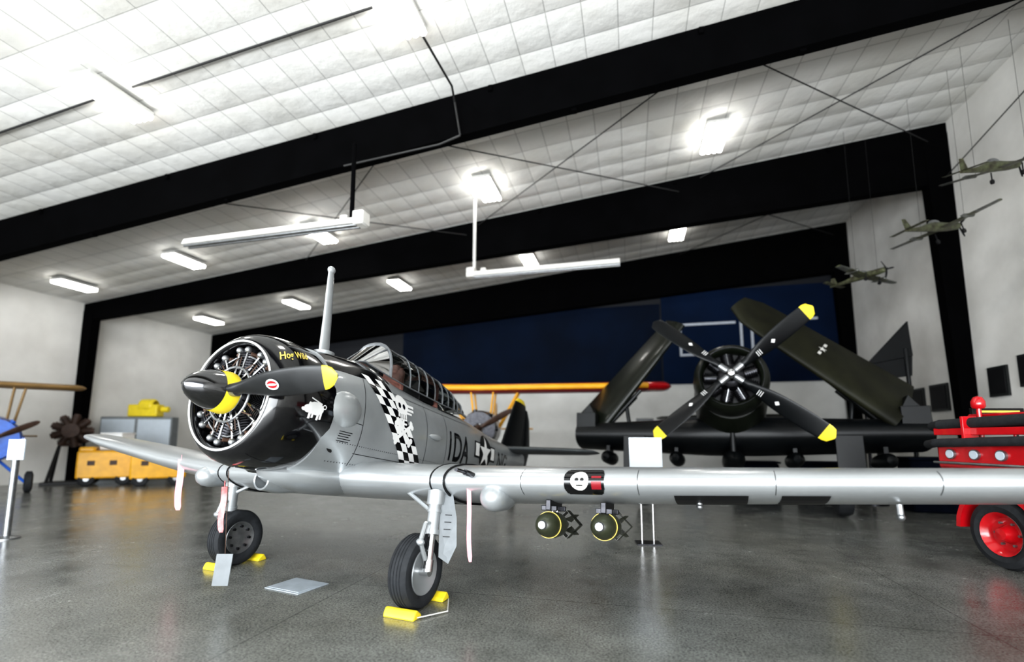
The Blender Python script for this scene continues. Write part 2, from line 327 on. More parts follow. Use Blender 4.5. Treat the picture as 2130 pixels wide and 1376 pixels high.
for d,z,sw,sh in[(15.75,2.75,.8,.75),(16.8,2.75,.7,.7),(13.5,2.95,.6,.7),(12.6,3.1,.5,.7)]:
    b=M();b.box((A-.03,d,z),(.05,sw,sh));b.box((A-.06,d,z),(.02,sw*.84,sh*.84),1);o=hobj(b,'picture_frame',(frameb,matblack),flat=True);top(o,'dark framed picture mounted on the white wall','picture frame','framed pictures on the wall')
for l,z,sw,sh,mm in[(-1.2,1.9,1.0,1.2,paper),(.6,2.0,.7,.9,frameb),(2.4,1.8,.9,1.0,paper),(5.9,2.0,.8,.9,frameb)]:
    b=M();b.box((l,D3-.04,z),(sw,.05,sh));b.box((l,D3-.075,z),(sw*.88,.02,sh*.88),1);top(hobj(b,'wall_poster',(frameb,mm),flat=True),'framed display poster hung on the white back wall','poster','back wall posters')

# ------------------------------------------------------------ main airplane
yaw=.40;al=.152
F=V(-sin(yaw),-cos(yaw),0);Lf=V(cos(yaw),-sin(yaw),0)
X=F*cos(al)+V(0,0,sin(al));Z=X.cross(Lf)
R=Matrix((X,Lf,Z)).transposed()
HUB=V(-2.753,4.466,2.079);EP=V(-2.29,5.735,0)
T6=empty('trainer_airplane',EP,R);off=R.transposed()@(HUB-EP)
top(T6,'silver trainer airplane with glossy black nose and long greenhouse canopy','airplane')
def P6(b,name,mats,parent=None,**k):
    return b.obj(name,parent or T6,mats,loc=off if parent is None else (0,0,0),**k)
SEC=[(-.78,.64,.68,-.67),(-1.0,.645,.71,-.70),(-1.25,.635,.74,-.75),(-1.7,.60,.79,-.79),(-2.2,.58,.68,-.80),(-3.0,.54,.62,-.75),(-3.6,.50,.61,-.68),(-4.2,.46,.60,-.59),(-4.7,.40,.56,-.50),(-5.5,.32,.47,-.36),(-6.5,.22,.41,-.18),(-7.3,.12,.37,-.05),(-7.75,.05,.34,.02)]
def sec(x):
    for a,c in zip(SEC,SEC[1:]):
        if a[0]>=x>=c[0]:
            t=(a[0]-x)/(a[0]-c[0]);return [a[i]+(c[i]-a[i])*t for i in range(4)]
    return list(SEC[0] if x>SEC[0][0] else SEC[-1])
NE=2.25
def side_y(x,z):
    _,w,t,bt=sec(x);c=(t+bt)/2;h=(t-bt)/2;q=min(abs((z-c)/h),.999);return w*(1-q**NE)**(1/NE)
rings=[]
xs=[]
for a,c in zip(SEC,SEC[1:]):
    k=4
    xs+=[a[0]+(c[0]-a[0])*j/k for j in range(k)]
xs.append(SEC[-1][0])
for x in xs:
    _,w,t,bt=sec(x);c=(t+bt)/2;h=(t-bt)/2;r=[]
    for i in range(72):
        a=2*pi*i/72;ca,sa=cos(a),sin(a)
        r.append((x,w*abs(ca)**(2/NE)*(1 if ca>=0 else -1),c+h*abs(sa)**(2/NE)*(1 if sa>=0 else -1)))
    rings.append(r)
b=M();b.loft(rings,mf=lambda c:1 if (c.z>.40+.12*max(0,-c.x-.8) and c.x>-1.95) or (c.z>.5 and abs(c.y)<.30 and c.x>-4.3) else 0)
fus=P6(b,'fuselage',(silver,black))
b=M();b.ell((-1.02,.60,.02),(.26,.11,.2));P6(b,'intake_fairing',(silver,))
b=M();b.ell((-1.5,0,-.68),(.85,.42,.2));P6(b,'belly_fairing',(silver,))
# cowling
b=M()
CP=[(-.84,.655),(-.7,.675),(-.5,.682),(-.35,.672),(-.24,.645),(-.17,.605),(-.13,.565),(-.118,.54),(-.13,.515),(-.18,.505),(-.42,.53)]
def cow_r(x):
    pr=CP[:6]
    for a,c in zip(pr,pr[1:]):
        if a[0]<=x<=c[0]: return a[1]+(c[1]-a[1])*(x-a[0])/(c[0]-a[0])
    return .66 if x<-.5 else .605
b.rev(CP,n=96);cowl=P6(b,'cowling',(black,),sharp=60)
b=M();b.rev([(-.116+.008*cos(a*pi/4),.535+.010*sin(a*pi/4)) for a in range(8)],n=96,close=True);P6(b,'cowling_ring',(white,))
def cside(s,t,x0=-.33,th0=.9,e=.005):
    x=x0-s;r=cow_r(x)+e;th=th0+t/r;return V(x,r*cos(th),r*sin(th))
# engine
b=M();b.rev([(-.05,.001),(-.05,.07),(-.09,.13),(-.14,.16),(-.2,.2),(-.35,.22),(-.5,.22)],n=32);b.rev([(-.44,.0),(-.44,.60)],n=32,m=1);b.rev([(-.1,.17),(-.085,.19),(-.11,.2)],n=24,m=2)
for i in range(9):
    a=2*pi*i/9+.17;d=V(0,cos(a),sin(a));b.ell(V(-.1,0,0)+d*.12,(.018,.018,.018),2,n=8,k=6)
    b.poly([V(-.34,0,0)+d*.22+V(0,-sin(a),cos(a))*-.05,V(-.34,0,0)+d*.22+V(0,-sin(a),cos(a))*.05,V(-.32,0,0)+d*.51+V(0,-sin(a),cos(a))*.10,V(-.32,0,0)+d*.51+V(0,-sin(a),cos(a))*-.10],(.01,0,0),1)
b.tube([V(-.13,.27*cos(k*pi/12),.27*sin(k*pi/12)) for k in range(25)],.012,n=8,m=3)
b.tube([V(-.20,.40*cos(k*pi/12),.40*sin(k*pi/12)) for k in range(25)],.009,n=8,m=3)
eng=P6(b,'engine',(dsteel,matblack,chrome,steel))
for i in range(9):
    a=2*pi*i/9+pi/2;d=V(0,cos(a),sin(a));e1=V(0,-sin(a),cos(a));b=M()
    pr=[(.17,.08)]
    for k in range(9): q=.20+k*.026;pr+=[(q,.08),(q,.118),(q+.011,.118),(q+.011,.08)]
    pr+=[(.44,.10),(.485,.095),(.50,.04),(.501,.001)]
    b.rev(pr,o=(-.29,0,0),ax=d,n=20)
    for s in(-1,1):
        p=V(-.16,0,0)+d*.16+e1*s*.03;q=V(-.19,0,0)+d*.46+e1*s*.06
        b.cyl(p,q,.010,n=8,m=1);b.ell(q,(.04,.036,.036),3,n=10,k=8)
        b.cyl(V(-.2,0,0)+d*.42+e1*s*.09,V(-.33,0,0)+d*.40+e1*s*.14,.02,n=8,m=2)
    b.cyl(V(-.13,0,0)+d*.27+e1*.05,V(-.16,0,0)+d*.37+e1*.02,.006,n=6,m=2);b.cyl(V(-.13,0,0)+d*.27-e1*.05,V(-.16,0,0)+d*.38-e1*.02,.006,n=6,m=2)
    b.obj('cylinder',eng,(dsteel,chrome,brown,steel))
# propeller
b=M();b.cyl((-.1,0,0),(.02,0,0),.1,n=24);b.cyl((-.02,-.32,-.02),(-.02,.25,0),.055,n=16)
prop=P6(b,'propeller',(steel,))
def blade(b,r0,r1,chs,pit0,pit1,dirv,fw=V(1,0,0),th=.05,tip=.12,yband=None,ox=0):
    dirv=Vector(dirv).normalized();per=fw.cross(dirv).normalized();rings=[];n=26
    for i in range(n+1):
        t=i/n;r=r0+(r1-r0)*t;k=t*(len(chs)-1);j=min(int(k),len(chs)-2);u=k-j;ch=chs[j]+(chs[j+1]-chs[j])*u
        if r>r1-tip: ch*=sqrt(max(.02,1-((r-(r1-tip))/tip)**2))
        pa=pit0+(pit1-pit0)*t;cd=per*cos(pa)+fw*sin(pa);nn=cd.cross(dirv);hh=max(.006,th*(1-t)**1.3*.9+.008)
        if t<.08: hh=ch*.45
        rings.append([dirv*r+V(ox,0,0)+cd*cos(2*pi*q/20)*ch/2+nn*sin(2*pi*q/20)*hh for q in range(20)])
    yb=yband if yband else 1e9
    b.loft(rings,mf=lambda c:1 if c.dot(dirv)>yb else 0);return b
b=M();blade(b,.16,1.43,[.1,.12,.18,.23,.25,.25,.24,.21,.18],.9,.32,(0,1,.05),th=.04,tip=.14,yband=1.27)
bl=b.obj('blade',prop,(bladem,yellow));bl['label']='black blade with yellow tip and small maker emblem'
b=M();blade(b,.16,.52,[.1,.11,.13,.16,.18],.9,.7,(0,-1,.28),tip=.10);b.obj('blade',prop,(bladem,))
def disc(b,c,u,w,ru,rw,m=0,n=24,ext=None):
    c=Vector(c);b.add([c+u*ru*cos(2*pi*i/n)+w*rw*sin(2*pi*i/n) for i in range(n)],[tuple(range(n))],m)
b=M();pa=.63;cd=V(0,0,1)*cos(pa)+V(1,0,0)*sin(pa);nn=V(1,0,0)*cos(pa)-V(0,0,1)*sin(pa);c=V(0,.73,.04)+nn*.032
disc(b,c,V(0,1,0),cd,.075,.05);disc(b,c+nn*.002,V(0,1,0),cd,.06,.036,1);disc(b,c+nn*.004,V(0,1,0),cd,.055,.010,0)
b.obj('emblem',prop,(white,red),flat=True)
b=M();b.rev([(.315,.0),(.31,.03),(.29,.065),(.25,.105),(.19,.142),(.12,.170),(.04,.19),(-.01,.198),(-.07,.205),(-.10,.20),(-.10,.0)],n=64,m=[0,0,0,0,0,0,1,1,1,0]);
sp=b.obj('spinner',prop,(spinm,yellow),sharp=60)
# wings
def wst(s,ys):
    return [((lx,s*y,z),ch,th) for y,lx,z,ch,th in ys]
left=[(0,-1.32,-.66,2.5,.44),(.5,-1.32,-.66,2.5,.44),(1.55,-1.42,-.66,2.42,.42)]
leftO=[(1.55,-1.42,-.66,2.42,.42),(3.1,-1.50,-.615,2.1,.37),(5.0,-1.60,-.55,1.75,.31),(6.4,-1.66,-.50,1.45,.27),(6.85,-1.75,-.49,1.2,.2),(7.1,-2.0,-.49,.7,.08)]
rightO=[(1.55,-1.42,-.66,2.42,.42),(3.1,-1.50,-.50,2.1,.34),(5.0,-1.60,-.24,1.75,.24),(5.5,-1.68,-.16,1.4,.17),(5.75,-1.8,-.13,1.1,.12),(5.9,-2.0,-.12,.7,.06)]
b=wing(wst(-1,left[::-1])+wst(1,left[1:]));cs=P6(b,'wing_centre_section',(silver2,))
def wingmesh(s,sts):
    fine=[]
    for a,c in zip(sts,sts[1:]):
        for k in range(4):
            t=k/4;fine.append(tuple(a[i]+(c[i]-a[i])*t for i in range(5)))
    fine.append(sts[-1]);b=wing(wst(s,fine));return b
wl=P6(wingmesh(1,leftO),'wing',(silver2,));wr_=P6(wingmesh(-1,rightO),'wing',(silver2,))
def wsec(y,sts):
    for a,c in zip(sts,sts[1:]):
        if a[0]<=y<=c[0]:
            t=(y-a[0])/(c[0]-a[0]);return [a[i]+(c[i]-a[i])*t for i in range(5)]
    return list(sts[-1])
for s in(1,-1):
    y=1.6;_,lx,z,ch,th=wsec(y,leftO)
    b=M();b.loft([foil((lx+.015,s*(y-.07),z),ch+.02,th+.03,V(0,0,1)),foil((lx+.015,s*(y+.07),z),ch+.02,th+.03,V(0,0,1))]);
    for q in(-.08,.08): b.loft([foil((lx+.019,s*(y+q-.008),z),ch+.03,th+.04,V(0,0,1)),foil((lx+.019,s*(y+q+.008),z),ch+.03,th+.04,V(0,0,1))],m=1)
    P6(b,'wing_joint_band',(silver,matblack))
def nose_pt(y,h,sts,e=.004):
    _,lx,z,ch,th=wsec(y,sts);lo,hi=0,.3;q=min(abs(h)/th,.4999)
    for _ in range(30):
        mi=(lo+hi)/2
        if AF(mi)<q: lo=mi
        else: hi=mi
    return V(lx-lo*ch+e,y,z+h*(1+e*3))
def wrapgrid(b,f,s0,s1,t0,t1,ns,ntt,m=0,test=None):
    vs=[]
    for i in range(ns+1):
        for j in range(ntt+1): vs.append(f(s0+(s1-s0)*i/ns,t0+(t1-t0)*j/ntt))
    fs=[]
    for i in range(ns):
        for j in range(ntt):
            s=s0+(s1-s0)*(i+.5)/ns;t=t0+(t1-t0)*(j+.5)/ntt
            if test is None or test(s,t): fs.append((i*(ntt+1)+j,(i+1)*(ntt+1)+j,(i+1)*(ntt+1)+j+1,i*(ntt+1)+j+1))
    b.add(vs,fs,m)
b=M()
rr=lambda s,t:(max(abs(s-3.12)-.13,0)**2+max(abs(t)-.06,0)**2)<.055**2
wrapgrid(b,lambda s,t:nose_pt(s,t,leftO,.004),2.92,3.32,-.12,.12,60,36,0,rr)
wrapgrid(b,lambda s,t:nose_pt(s,t,leftO,.007),2.98,3.18,-.1,.1,60,56,1,lambda s,t:(s-3.08)**2+(t-.005)**2<.085**2)
wrapgrid(b,lambda s,t:nose_pt(s,t,leftO,.010),2.98,3.18,-.09,.09,60,54,0,lambda s,t:(s-3.055)**2+(t-.015)**2<.018**2 or (s-3.105)**2+(t-.015)**2<.018**2 or (abs(t+.035)<.005 and abs(s-3.08)<.03))
wrapgrid(b,lambda s,t:nose_pt(s,t,leftO,.007),3.19,3.28,-.07,.05,10,12,2,lambda s,t:t<.0 or t>.03)
P6(b,'wing_emblem',(black,cream,maroon),flat=True)
b=M()
def under(s,t,e=.005):
    _,lx,z,ch,th=wsec(s,leftO);return V(lx-t*ch,s,z-AF(t)*th-e)
for a in((3.9,4.5),(4.75,5.1)): wrapgrid(b,under,a[0],a[1],.06,.8,6,12)
P6(b,'underwing_stripes',(matblack,),flat=True)
for y in(2.5,3.6,4.7,5.8):
    b=M();wrapgrid(b,lambda s,t:nose_pt(s,t,leftO,.002),y,y+.005,-.15*(1-y*.07),.15*(1-y*.07),1,24)
    P6(b,'wing_panel_seam',(dsteel,),flat=True)
for c in((-1.56,2.18,-.80),(-1.5,-2.0,-.72)):
    b=M();b.rev([(.14,.0),(.13,.05),(.09,.1),(.03,.13),(-.05,.14),(-.3,.12),(-.6,.03),(-.62,0)],o=c,n=28);P6(b,'landing_light_pod',(silver,),sharp=60)
b=M();b.cyl((-1.3,1.98,-.58),(-1.12,1.98,-.57),.018,n=10);b.cyl((-1.5,1.98,-.6),(-1.3,1.98,-.58),.03,n=10);P6(b,'stall_vane',(dsteel,))
for y in(4.1,5.6):
    b=M();b.cyl((-1.95,y,-.68),(-1.95,y,-.77),.025,n=10);b.ell((-1.95,y,-.78),(.035,.03,.03));P6(b,'tie_down_ring',(steel,))
for y in(2.7,3.25):
    b=M();b.box((-1.95,y,-.84),(.4,.05,.1));b.box((-1.8,y,-.87),(.04,.16,.05));b.box((-2.1,y,-.87),(.04,.16,.05));P6(b,'bomb_rack',(dsteel,),bev=.006)
# tail
fin=[((-6.45,0,.38),1.25,.12),((-6.7,0,.8),1.1,.11),((-6.98,0,1.3),.88,.09),((-7.12,0,1.52),.66,.07),((-7.28,0,1.62),.38,.03)]
b=wing(fin,N=V(0,1,0),mf=lambda c:1 if c.z>1.52 else 0);P6(b,'fin',(navyblk,yellow))
b=M();b.loft([foil((-7.5,0,-.0),.45,.07,V(0,1,0)),foil((-7.7,0,.5),.5,.07,V(0,1,0)),foil((-7.78,0,1.2),.3,.05,V(0,1,0)),foil((-7.8,0,1.42),.12,.03,V(0,1,0))]);P6(b,'rudder',(navyblk,))
for s in(1,-1):
    st=[((-6.5,s*.08,.34),1.15,.14),((-6.65,s*1.0,.34),1.0,.13),((-6.8,s*1.65,.34),.8,.11),((-6.95,s*1.88,.34),.5,.07),((-7.1,s*1.95,.34),.25,.02)]
    P6(wing(st),'tailplane',(fingrey,))
b=M();b.cyl((-7.0,0,.0),(-7.15,0,-.4),.035);b.rev([(-.05,.08),(-.05,.13),(0,.15),(.05,.13),(.05,.08)],o=(-7.15,0,-.52),ax=(0,1,0),n=20,m=1,close=True);P6(b,'tail_wheel',(steel,rubber))
# canopy
CAN=[(-1.68,.26,.76,.79),(-2.07,.33,.68,1.17),(-2.5,.345,.64,1.14),(-2.95,.345,.62,1.10),(-3.4,.34,.60,1.04),(-3.8,.325,.60,.96),(-4.1,.30,.59,.84),(-4.38,.24,.58,.65)]
def arc(x,w,z0,z1,e=0,n=14):
    r=[]
    for i in range(n+1):
        a=pi*i/n;ca,sa=cos(a),sin(a);r.append(V(x,(w+e)*abs(ca)**.8*(1 if ca>=0 else -1),z0+(z1-z0+e)*abs(sa)**.75))
    return r
b=M();b.loft([arc(*c) for c in CAN[1:]],caps=False,closed=False);can=P6(b,'canopy',(glass,))
b=M();b.loft([arc(*c) for c in CAN[:2]],caps=False,closed=False);b.obj('windshield',can,(glass,))
b=M()
for k,c in enumerate(CAN): b.tube(arc(*c,e=.006),.011 if k!=1 else .018,n=6)
for a,c in zip(CAN[2:],CAN[3:]):
    mm=[(p+q)/2 for p,q in zip(a,c)];b.tube(arc(*mm,e=.004),.007,n=6)
for idx in(0,4,10,14): b.tube([arc(*c,e=.004)[idx] for c in CAN],.010,n=6)
b.tube([arc(*c,e=.004)[7] for c in CAN[2:]],.008,n=6)
b.obj('canopy_frame',can,(sealmat,))
for x in(-2.55,-3.5):
    b=M();b.box((x,0,.72),(.1,.36,.42));b.box((x+.02,0,.93),(.12,.22,.14));b.box((x+.22,0,.66),(.4,.34,.1));b.cyl((x+.04,.17,.72),(x+.04,.17,.95),.03);b.cyl((x+.04,-.17,.72),(x+.04,-.17,.95),.03);P6(b,'cockpit_seat',(cushion,),bev=.03)
b=M();b.box((-2.0,0,.78),(.12,.46,.2));P6(b,'instrument_coaming',(matblack,),bev=.02)
b=M();b.box((-3.1,0,.72),(.4,.5,.3));b.tube([V(-2.95,-.2,.62),V(-2.95,-.2,1.0),V(-2.95,.2,1.0),V(-2.95,.2,.62)],.015);P6(b,'rollover_frame',(matblack,),bev=.01)
b=M();b.loft([[V(-1.2+.07*cos(2*pi*i/16)*k,.03*sin(2*pi*i/16)*k,z)+V(dx,0,0) for i in range(16)] for z,k,dx in((.70,1.15,0),(1.2,.95,.04),(1.78,.65,.1))]);b.ell((-1.1,0,1.80),(.055,.04,.05));b.cyl((-1.2,0,.72),(-1.2,0,.77),.12)
P6(b,'antenna_mast',(silver,))
# --- wrapped text helper
def textmesh(s,size,shear=0,bold=0):
    cu=bpy.data.curves.new('txt','FONT');cu.body=s;cu.size=size;cu.shear=shear;cu.offset=bold;cu.resolution_u=4
    ob=bpy.data.objects.new('txt',cu);COL.objects.link(ob);bpy.context.view_layer.update()
    dg=bpy.context.evaluated_depsgraph_get();me=bpy.data.meshes.new_from_object(ob.evaluated_get(dg))
    bm=bmesh.new();bm.from_mesh(me)
    bmesh.ops.triangulate(bm,faces=bm.faces)
    for _ in range(2):
        lg=[e for e in bm.edges if e.calc_length()>size*.12]
        if lg: bmesh.ops.subdivide_edges(bm,edges=lg,cuts=1);bmesh.ops.triangulate(bm,faces=bm.faces)
    vs=[v.co.copy() for v in bm.verts];bm.verts.index_update();fs=[[v.index for v in f.verts] for f in bm.faces];bm.free()
    bpy.data.objects.remove(ob);return vs,fs
def fside(x,z,e=.006): return V(x,side_y(x,z)+e,z)
def wraptext(b,s,size,f,m=0,shear=0,bold=0,sx=1):
    vs,fs=textmesh(s,size,shear,bold);b.add([f(v.x*sx,v.y) for v in vs],fs,m)
b=M();wraptext(b,'Hog Wild',.13,lambda s,t:cside(s,t+.22*s,-.175,.56,.007),shear=.3,bold=.0015,sx=.60);b.obj('lettering',cowl,(gold,),flat=True,noweld=True)['label']='gold script lettering'
def inell(s,t,cx,cy,a,c): return ((s-cx)/a)**2+((t-cy)/c)**2<1
def hog(s,t):
    return inell(s,t,.11,.10,.085,.058) or inell(s,t,.035,.085,.04,.036) or inell(s,t,-.005,.075,.02,.016) or (abs(s-.06)<.011 and 0<t<.08) or (abs(s-.09)<.011 and .01<t<.08) or (abs(s-.145)<.012 and 0<t<.08) or (abs(s-.175)<.011 and .01<t<.08) or inell(s,t,.045,.125,.014,.022) or (inell(s,t,.2,.13,.022,.022) and not inell(s,t,.2,.13,.013,.013)) or (abs(t-.17+.3*(s-.1))<.006 and .05<s<.17)
b=M();wrapgrid(b,lambda s,t:cside(s*1.25,t*1.1,-.42,-.26),-.03,.23,-.01,.2,100,80,0,hog);b.obj('hog_emblem',cowl,(white,),flat=True)
b=M()
wrapgrid(b,lambda s,t:cside(s,t,-.2,-1.1,.002),0,.6,0,.005,20,1)
b.obj('cowl_seam',cowl,(dsteel,),flat=True)
# checker band
b=M();N1,N2=4,12
def ff(s,t,e=.006):
    z=.52-1.2*t;x=-1.33-1.12*t-s*.125;return V(x,side_y(x,z)+e,z)
for i in range(N1):
    for j in range(N2): wrapgrid(b,ff,i,i+1,j/N2,(j+1)/N2,2,3,(i+j)%2)
P6(b,'checker_band',(white,black),flat=True)
b=M()
def bone(s,t,ang,L=.25,w=.03):
    u=s*cos(ang)+t*sin(ang);v=-s*sin(ang)+t*cos(ang)
    return (abs(u)<L and abs(v)<w) or (abs(u)-L)**2+(abs(v)-.035)**2<.045**2
fx=-2.10
fm_=lambda e:(lambda s,t:fside(fx-s*.82,.10+t*.80,e))
wrapgrid(b,fm_(.010),-.35,.5,-.42,.05,90,60,0,lambda s,t:bone(s-.06,t+.18,.6) or bone(s-.06,t+.18,-.6) or (abs(s-.03)<.10 and -.12<t<.05 and int((t+.2)/.035)%2==0) or (abs(s-.03)<.03 and -.15<t<.05))
wrapgrid(b,fm_(.012),-.25,.4,-.0,.46,80,64,0,lambda s,t:inell(s,t,.0,.27,.19,.15) or (abs(s)<.12 and .05<t<.2) or (abs(t-.28)<.022 and .1<s<.36) or (abs(t-.21)<.022 and .1<s<.34) or (abs(t-.15)<.018 and .1<s<.28))
wrapgrid(b,fm_(.014),-.2,.2,.03,.38,60,54,1,lambda s,t:inell(s,t,-.07,.24,.04,.045) or inell(s,t,.06,.24,.04,.045) or (t<.11 and abs((s*40)%2-1)<.25 and abs(s)<.1))
P6(b,'skull_emblem',(white,black),flat=True)
b=M();wraptext(b,'1DA',.62,lambda s,t:fside(-3.38-s,t-.24),bold=.012,sx=.68);P6(b,'fuselage_code',(black,),flat=True,noweld=True)
b=M();wraptext(b,'NG',.5,lambda s,t:fside(-5.68-s,t-.20),bold=.01,sx=.8);P6(b,'fuselage_code',(black,),flat=True,noweld=True)
def star(s,t,r):
    rad=hypot(s,t)
    if rad<1e-6: return True
    k=2*pi/5;a=atan2(t,s)-pi/2;a=abs((a+k/2)%k-k/2)
    x1,y1=r,0;x2,y2=.382*r*cos(pi/5),.382*r*sin(pi/5);px,py=rad*cos(a),rad*sin(a)
    return (x2-x1)*(py-y1)-(y2-y1)*(px-x1)>0
b=M()
fi=lambda e:(lambda s,t:fside(-4.98-s,t+.05,e))
wrapgrid(b,fi(.005),-.55,.55,-.33,.33,66,44,0,lambda s,t:hypot(s,t)<.31 or (abs(s)<.53 and -.13<t<.15))
wrapgrid(b,fi(.009),-.55,.55,-.33,.33,88,60,1,lambda s,t:(abs(s)<.49 and -.10<t<.12 and hypot(s,t)>.31) or star(s,t,.30))
P6(b,'star_insignia',(navyblk,white),flat=True)
for x in(-1.32,-2.75,-3.35,-5.35):
    b=M();wrapgrid(b,lambda s,t:fside(s,t,.003),x,x-.008,-.55 if x>-4 else -.25,.45,1,24);P6(b,'fuselage_panel_seam',(dsteel,),flat=True)
for z,x0,x1 in((.42,-1.8,-4.4),(-.1,-.85,-1.32),(-.42,-1.3,-3.3)):
    b=M();wrapgrid(b,lambda s,t:fside(s,t,.003),x0,x1,z,z+.007,30,1);P6(b,'fuselage_panel_seam',(dsteel,),flat=True)
b=M()
for k in range(5):
    wrapgrid(b,lambda s,t:fside(s,t,.004),-.98,-1.18+.02*(k%3),-.22-.025*k,-.212-.025*k,4,1)
P6(b,'stencil_marks',(dsteel,),flat=True)
b=M()
for k in range(110):
    wrapgrid(b,lambda s,t:fside(s,t,.004),-1.0-(k%55)*.04,-1.01-(k%55)*.04,-.335-.2*(k//55),-.325-.2*(k//55),1,1)
P6(b,'rivets',(dsteel,),flat=True)['kind']='stuff'
b=M();disc(b,fside(-.95,-.42,.012),V(1,0,0),V(0,-.5,.86),.035,.035);P6(b,'drain_port',(matblack,),flat=True)
b=M();b.rev([(.16,.0),(.1,.03),(-.05,.045),(-.14,.03),(-.15,0)],o=fside(-2.95,.02,.02),n=14);P6(b,'gun_blister',(silver,))
b=M();b.rev([(.2,.09),(.21,.1),(.2,.11),(0,.13),(-.4,.1),(-.7,.03)],o=(-.95,-.1,-.76),n=24);P6(b,'oil_cooler_scoop',(silver,))
b=M();b.cyl((-.7,-.5,-.5),(-1.1,-.72,-.62),.055,n=16);b.cyl((-1.1,-.72,-.62),(-1.5,-.76,-.62),.055,n=16);P6(b,'exhaust_pipe',(steel,))
# landing gear
def gear(c,s,topp):
    c=Vector(c);e=P6(M().cyl(V(*topp),V(topp[0],topp[1],topp[2]-.14),.09,n=20),'landing_gear',(silver,))
    ax=V(c.x+.02,c.y+s*.135,c.z);tp=V(*topp);mid=tp.lerp(ax,.5)
    b=M();b.cyl(tp,mid,.062,n=20);b.cyl(mid,tp.lerp(ax,.56),.072,n=20);b.cyl(tp.lerp(ax,.25),tp.lerp(ax,.29),.072,n=20);b.obj('strut',e,(silver,))
    b=M();b.cyl(mid,ax,.042,n=20,m=0);b.cyl(ax+V(0,s*.03,0),V(c.x,c.y-s*.05,c.z),.04,n=16);b.cyl(tp.lerp(ax,.86),ax,.052,n=16);b.obj('oleo_piston',e,(chrome,))
    f1=tp.lerp(ax,.42)+V(.13,0,0);f2=tp.lerp(ax,.64)+V(.19,0,0);f3=tp.lerp(ax,.85)+V(.06,0,0);b=M();b.cyl(tp.lerp(ax,.42),f1,.02);b.cyl(f1,f2,.024,n=10);b.cyl(f2,f3,.024,n=10);b.ell(f2,(.035,.045,.035));b.obj('torque_link',e,(silver,))
    b=M();b.cyl(tp.lerp(ax,.3),V(tp.x-.1,tp.y-s*.5,tp.z+.02),.022,n=10);b.cyl(tp.lerp(ax,.35)+V(.05,0,0),tp.lerp(ax,.95)+V(.07,0,0),.008,n=6,m=1);b.obj('drag_brace',e,(silver,matblack))
    b=M();pr=[(-.075,.2),(-.105,.24),(-.112,.29),(-.1,.325),(-.075,.342)]
    for q in(-.05,-.017,.017,.05): pr+=[(q-.009,.349),(q-.005,.341),(q+.005,.341),(q+.009,.349)]
    pr+=[(.075,.342),(.1,.325),(.112,.29),(.105,.24),(.075,.2)]
    b.rev(pr,o=c,ax=(0,1,0),n=48,close=True);b.obj('tire',e,(rubber,),sharp=30)
    b=M();b.rev([(s*.05,.0),(s*.062,.1),(s*.085,.17),(s*.095,.195),(s*.1,.215),(s*.08,.225),(-s*.07,.22),(-s*.085,.2),(-s*.05,.12),(-s*.06,.06),(-s*.06,0)],o=c,ax=(0,1,0),n=40)
    for i in range(8):
        a=2*pi*i/8;b.cyl(c+V(.14*cos(a),-s*.05,.14*sin(a)),c+V(.14*cos(a),-s*.085,.14*sin(a)),.018,n=8,m=1)
    b.obj('wheel_hub',e,(silver if s>0 else steel,dsteel))
    n=V(.8,s*.6,0)*.012;w=V(-.6,s*.8,0)
    b=M();p0=tp+V(-.05,s*.045,.0);q0=ax+V(-.05,s*.045,.20)
    b.poly([p0,p0+w*.10,p0.lerp(q0,.45)+w*.17,q0+w*.20+V(0,0,.05),q0+w*.13+V(0,0,-.12),q0+w*.03+V(0,0,-.06),p0.lerp(q0,.5)],n);b.obj('gear_door',e,(greyp,),flat=True)
    if s>0:
        b=M()
        for k in range(4):
            cc=p0.lerp(q0,.42+.12*k)+n*1.15+w*.085;b.add([cc-w*.035,cc+w*.035,cc+w*.035+V(0,0,.008),cc-w*.035+V(0,0,.008)],[(0,1,2,3)])
        b.obj('stencil_marks',e,(matblack,),flat=True)
    return e
gear((-1.38,1.49,-1.539),1,(-1.50,1.56,-.76));gear((-1.809,-1.62,-1.473),-1,(-1.62,-1.62,-.70))
def bomb(y,z):
    c=V(-1.95,y,z);e=empty('practice_bomb',HUB+R@c,R)
    b=M();b.rev([(.34,.0),(.335,.04),(.31,.075),(.25,.108),(.15,.125),(0,.128),(-.1,.12),(-.25,.08),(-.40,.045),(-.40,0)],n=32);b.obj('bomb_body',e,(bombm,))
    b=M();b.rev([(.16,.124),(.16,.128),(.145,.129),(.145,.124)],n=32,close=True);b.obj('yellow_band',e,(gold,))
    b=M();b.rev([(.37,.0),(.37,.035),(.345,.045),(.335,.03)],n=20)
    for i in range(6):
        a=pi*i/3;b.box((.372,.022*cos(a),.022*sin(a)),(.012,.01,.01))
    b.obj('nose_plug',e,(steel,))
    b=M()
    for a in(pi/4,3*pi/4,5*pi/4,7*pi/4):
        d=V(0,cos(a),sin(a));b.poly([V(-.2,0,0)+d*.08,V(-.58,0,0)+d*.03,V(-.6,0,0)+d*.15,V(-.42,0,0)+d*.15],V(0,-sin(a),cos(a))*.006)
    b.rev([(-.46,.15),(-.6,.15),(-.6,.144),(-.46,.144)],n=4,close=True)
    b.obj('tail_fins',e,(bombm,),flat=True)
    b=M();b.cyl((.05,0,.12),(.05,0,.15),.015,n=8);b.cyl((-.1,0,.11),(-.1,0,.15),.015,n=8);b.obj('suspension_lug',e,(steel,))
    top(e,'small olive practice bomb with yellow band hanging beneath the wing','bomb','practice bombs under the wing')
bomb(2.70,-1.03);bomb(3.25,-1.01)

